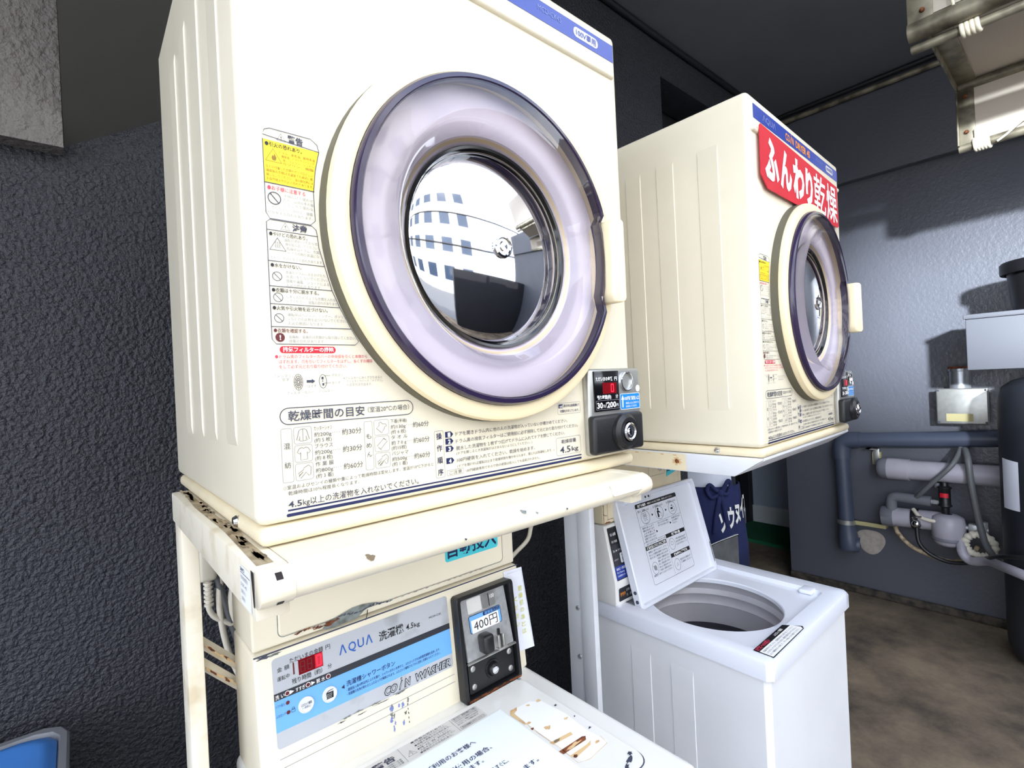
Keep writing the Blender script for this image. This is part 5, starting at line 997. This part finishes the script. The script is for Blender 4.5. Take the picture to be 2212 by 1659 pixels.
for s_ in (-1, 1):
    m = MB(); m.tube([pw(.085 * s_, .0, .93), pw(.092 * s_, .0, .80), pw(.100 * s_, -.005, .50), pw(.100 * s_, .018, .30), pw(.102 * s_, .015, .08)], [.100, .102, .078, .072, .066], 'trouser', 20); m.build('trouser_leg', pz, 60)
    m = MB(); m.sphere(pw(.107 * s_, -.06, .045), (.06, .13, .044), 'black', 18); o_ = m.build('shoe', pz, 60)
AW = [(.205, .162, .865, 0), (.208, .168, .835, 0), (.215, .178, .76, .008), (.225, .190, .65, .014), (.235, .202, .50, .02), (.245, .212, .30, .03)]
m = MB(); lo_ = [wrap(rx, ry, z, -2.2, 2.2, 60, wob=w_) for rx, ry, z, w_ in AW]; m.loft(lo_, 'denim', close=False); ap = m.build('apron', pz, 60)
mo = ap.modifiers.new('cloth_thickness', 'SOLIDIFY'); mo.thickness = .004; mo.offset = 1
m = MB(); m.loft([wrap(.204, .161, .828), wrap(.211, .168, .830), wrap(.211, .168, .868), wrap(.203, .160, .870)], 'denim'); m.build('apron_strap', pz, 60)
def onap(a, z, d=.006): 
    t = (.955 - z) / .655; return pw((.207 + .040 * t + d) * math.sin(a), -(.165 + .048 * t + d) * math.cos(a), z)
KA = .28
m = MB()
m.sphere(onap(KA, .838, .014), (.022, .022, .022), 'denim', 14)
for pts, r in (([(0, .0), (-.12, .02), (-.26, .05), (-.34, .02), (-.24, -.025), (-.06, -.01)], .012), ([(0, 0), (.12, .03), (.26, .07), (.33, .045), (.22, -.005), (.05, -.005)], .012), ([(0, 0), (-.07, -.06), (-.16, -.14), (-.22, -.23)], .014), ([(0, 0), (.06, -.06), (.10, -.14), (.13, -.20)], .014)):
    m.tube([onap(KA + a, .838 + z, .012) for a, z in pts], r, 'denim', 10, True)
m.build('apron_bow', pz, 60)
for i, ch in enumerate('ソウヌイフ'):
    vs, fs = glyphs(ch, .045); m = MB(); a_ = min(v[0] for v in vs); b_ = max(v[0] for v in vs)
    m.add([onap(.20 + .235 * i + .21 * (x - a_) / (b_ - a_), .615 + .022 * i + .135 * y, .012) for x, y in vs], fs, 'white'); m.build('apron_lettering', ap, 0)
m = MB(); m.sphere(pw(0, .012, 1.615), (.088, .088, .10), 'hair', 24); hr = m.build('hair', body, 60)
for v in hr.data.vertices:
    q_ = PR.inverted() @ v.co
    if q_.y < -.035 and q_.z < 1.645: v.co -= PR @ Vector((0, -.05, 0)) * 1.0
m = MB(); m.tube([pw(0, -.098, 1.575), pw(0, -.112, 1.552), pw(0, -.112, 1.540)], [.008, .012, .010], 'skin', 10); m.build('nose', body, 60)
for s_ in (-1, 1):
    m = MB(); m.sphere(pw(.030 * s_, -.088, 1.578), (.011, .011, .006), 'white', 12); m.build('eye', body, 60)
    m = MB(); m.sphere(pw(.030 * s_, -.097, 1.578), .0045, 'black', 10); m.build('iris', body, 60)
    m = MB(); m.sphere(pw(.078 * s_, .005, 1.565), (.012, .020, .030), 'skin', 12); m.build('ear', body, 60)
m = MB(); m.tube([pw(-.022, -.091, 1.512), pw(0, -.098, 1.511), pw(.022, -.091, 1.512)], .005, 'redt', 8, True); m.build('mouth', body, 60)
del pz['_a']
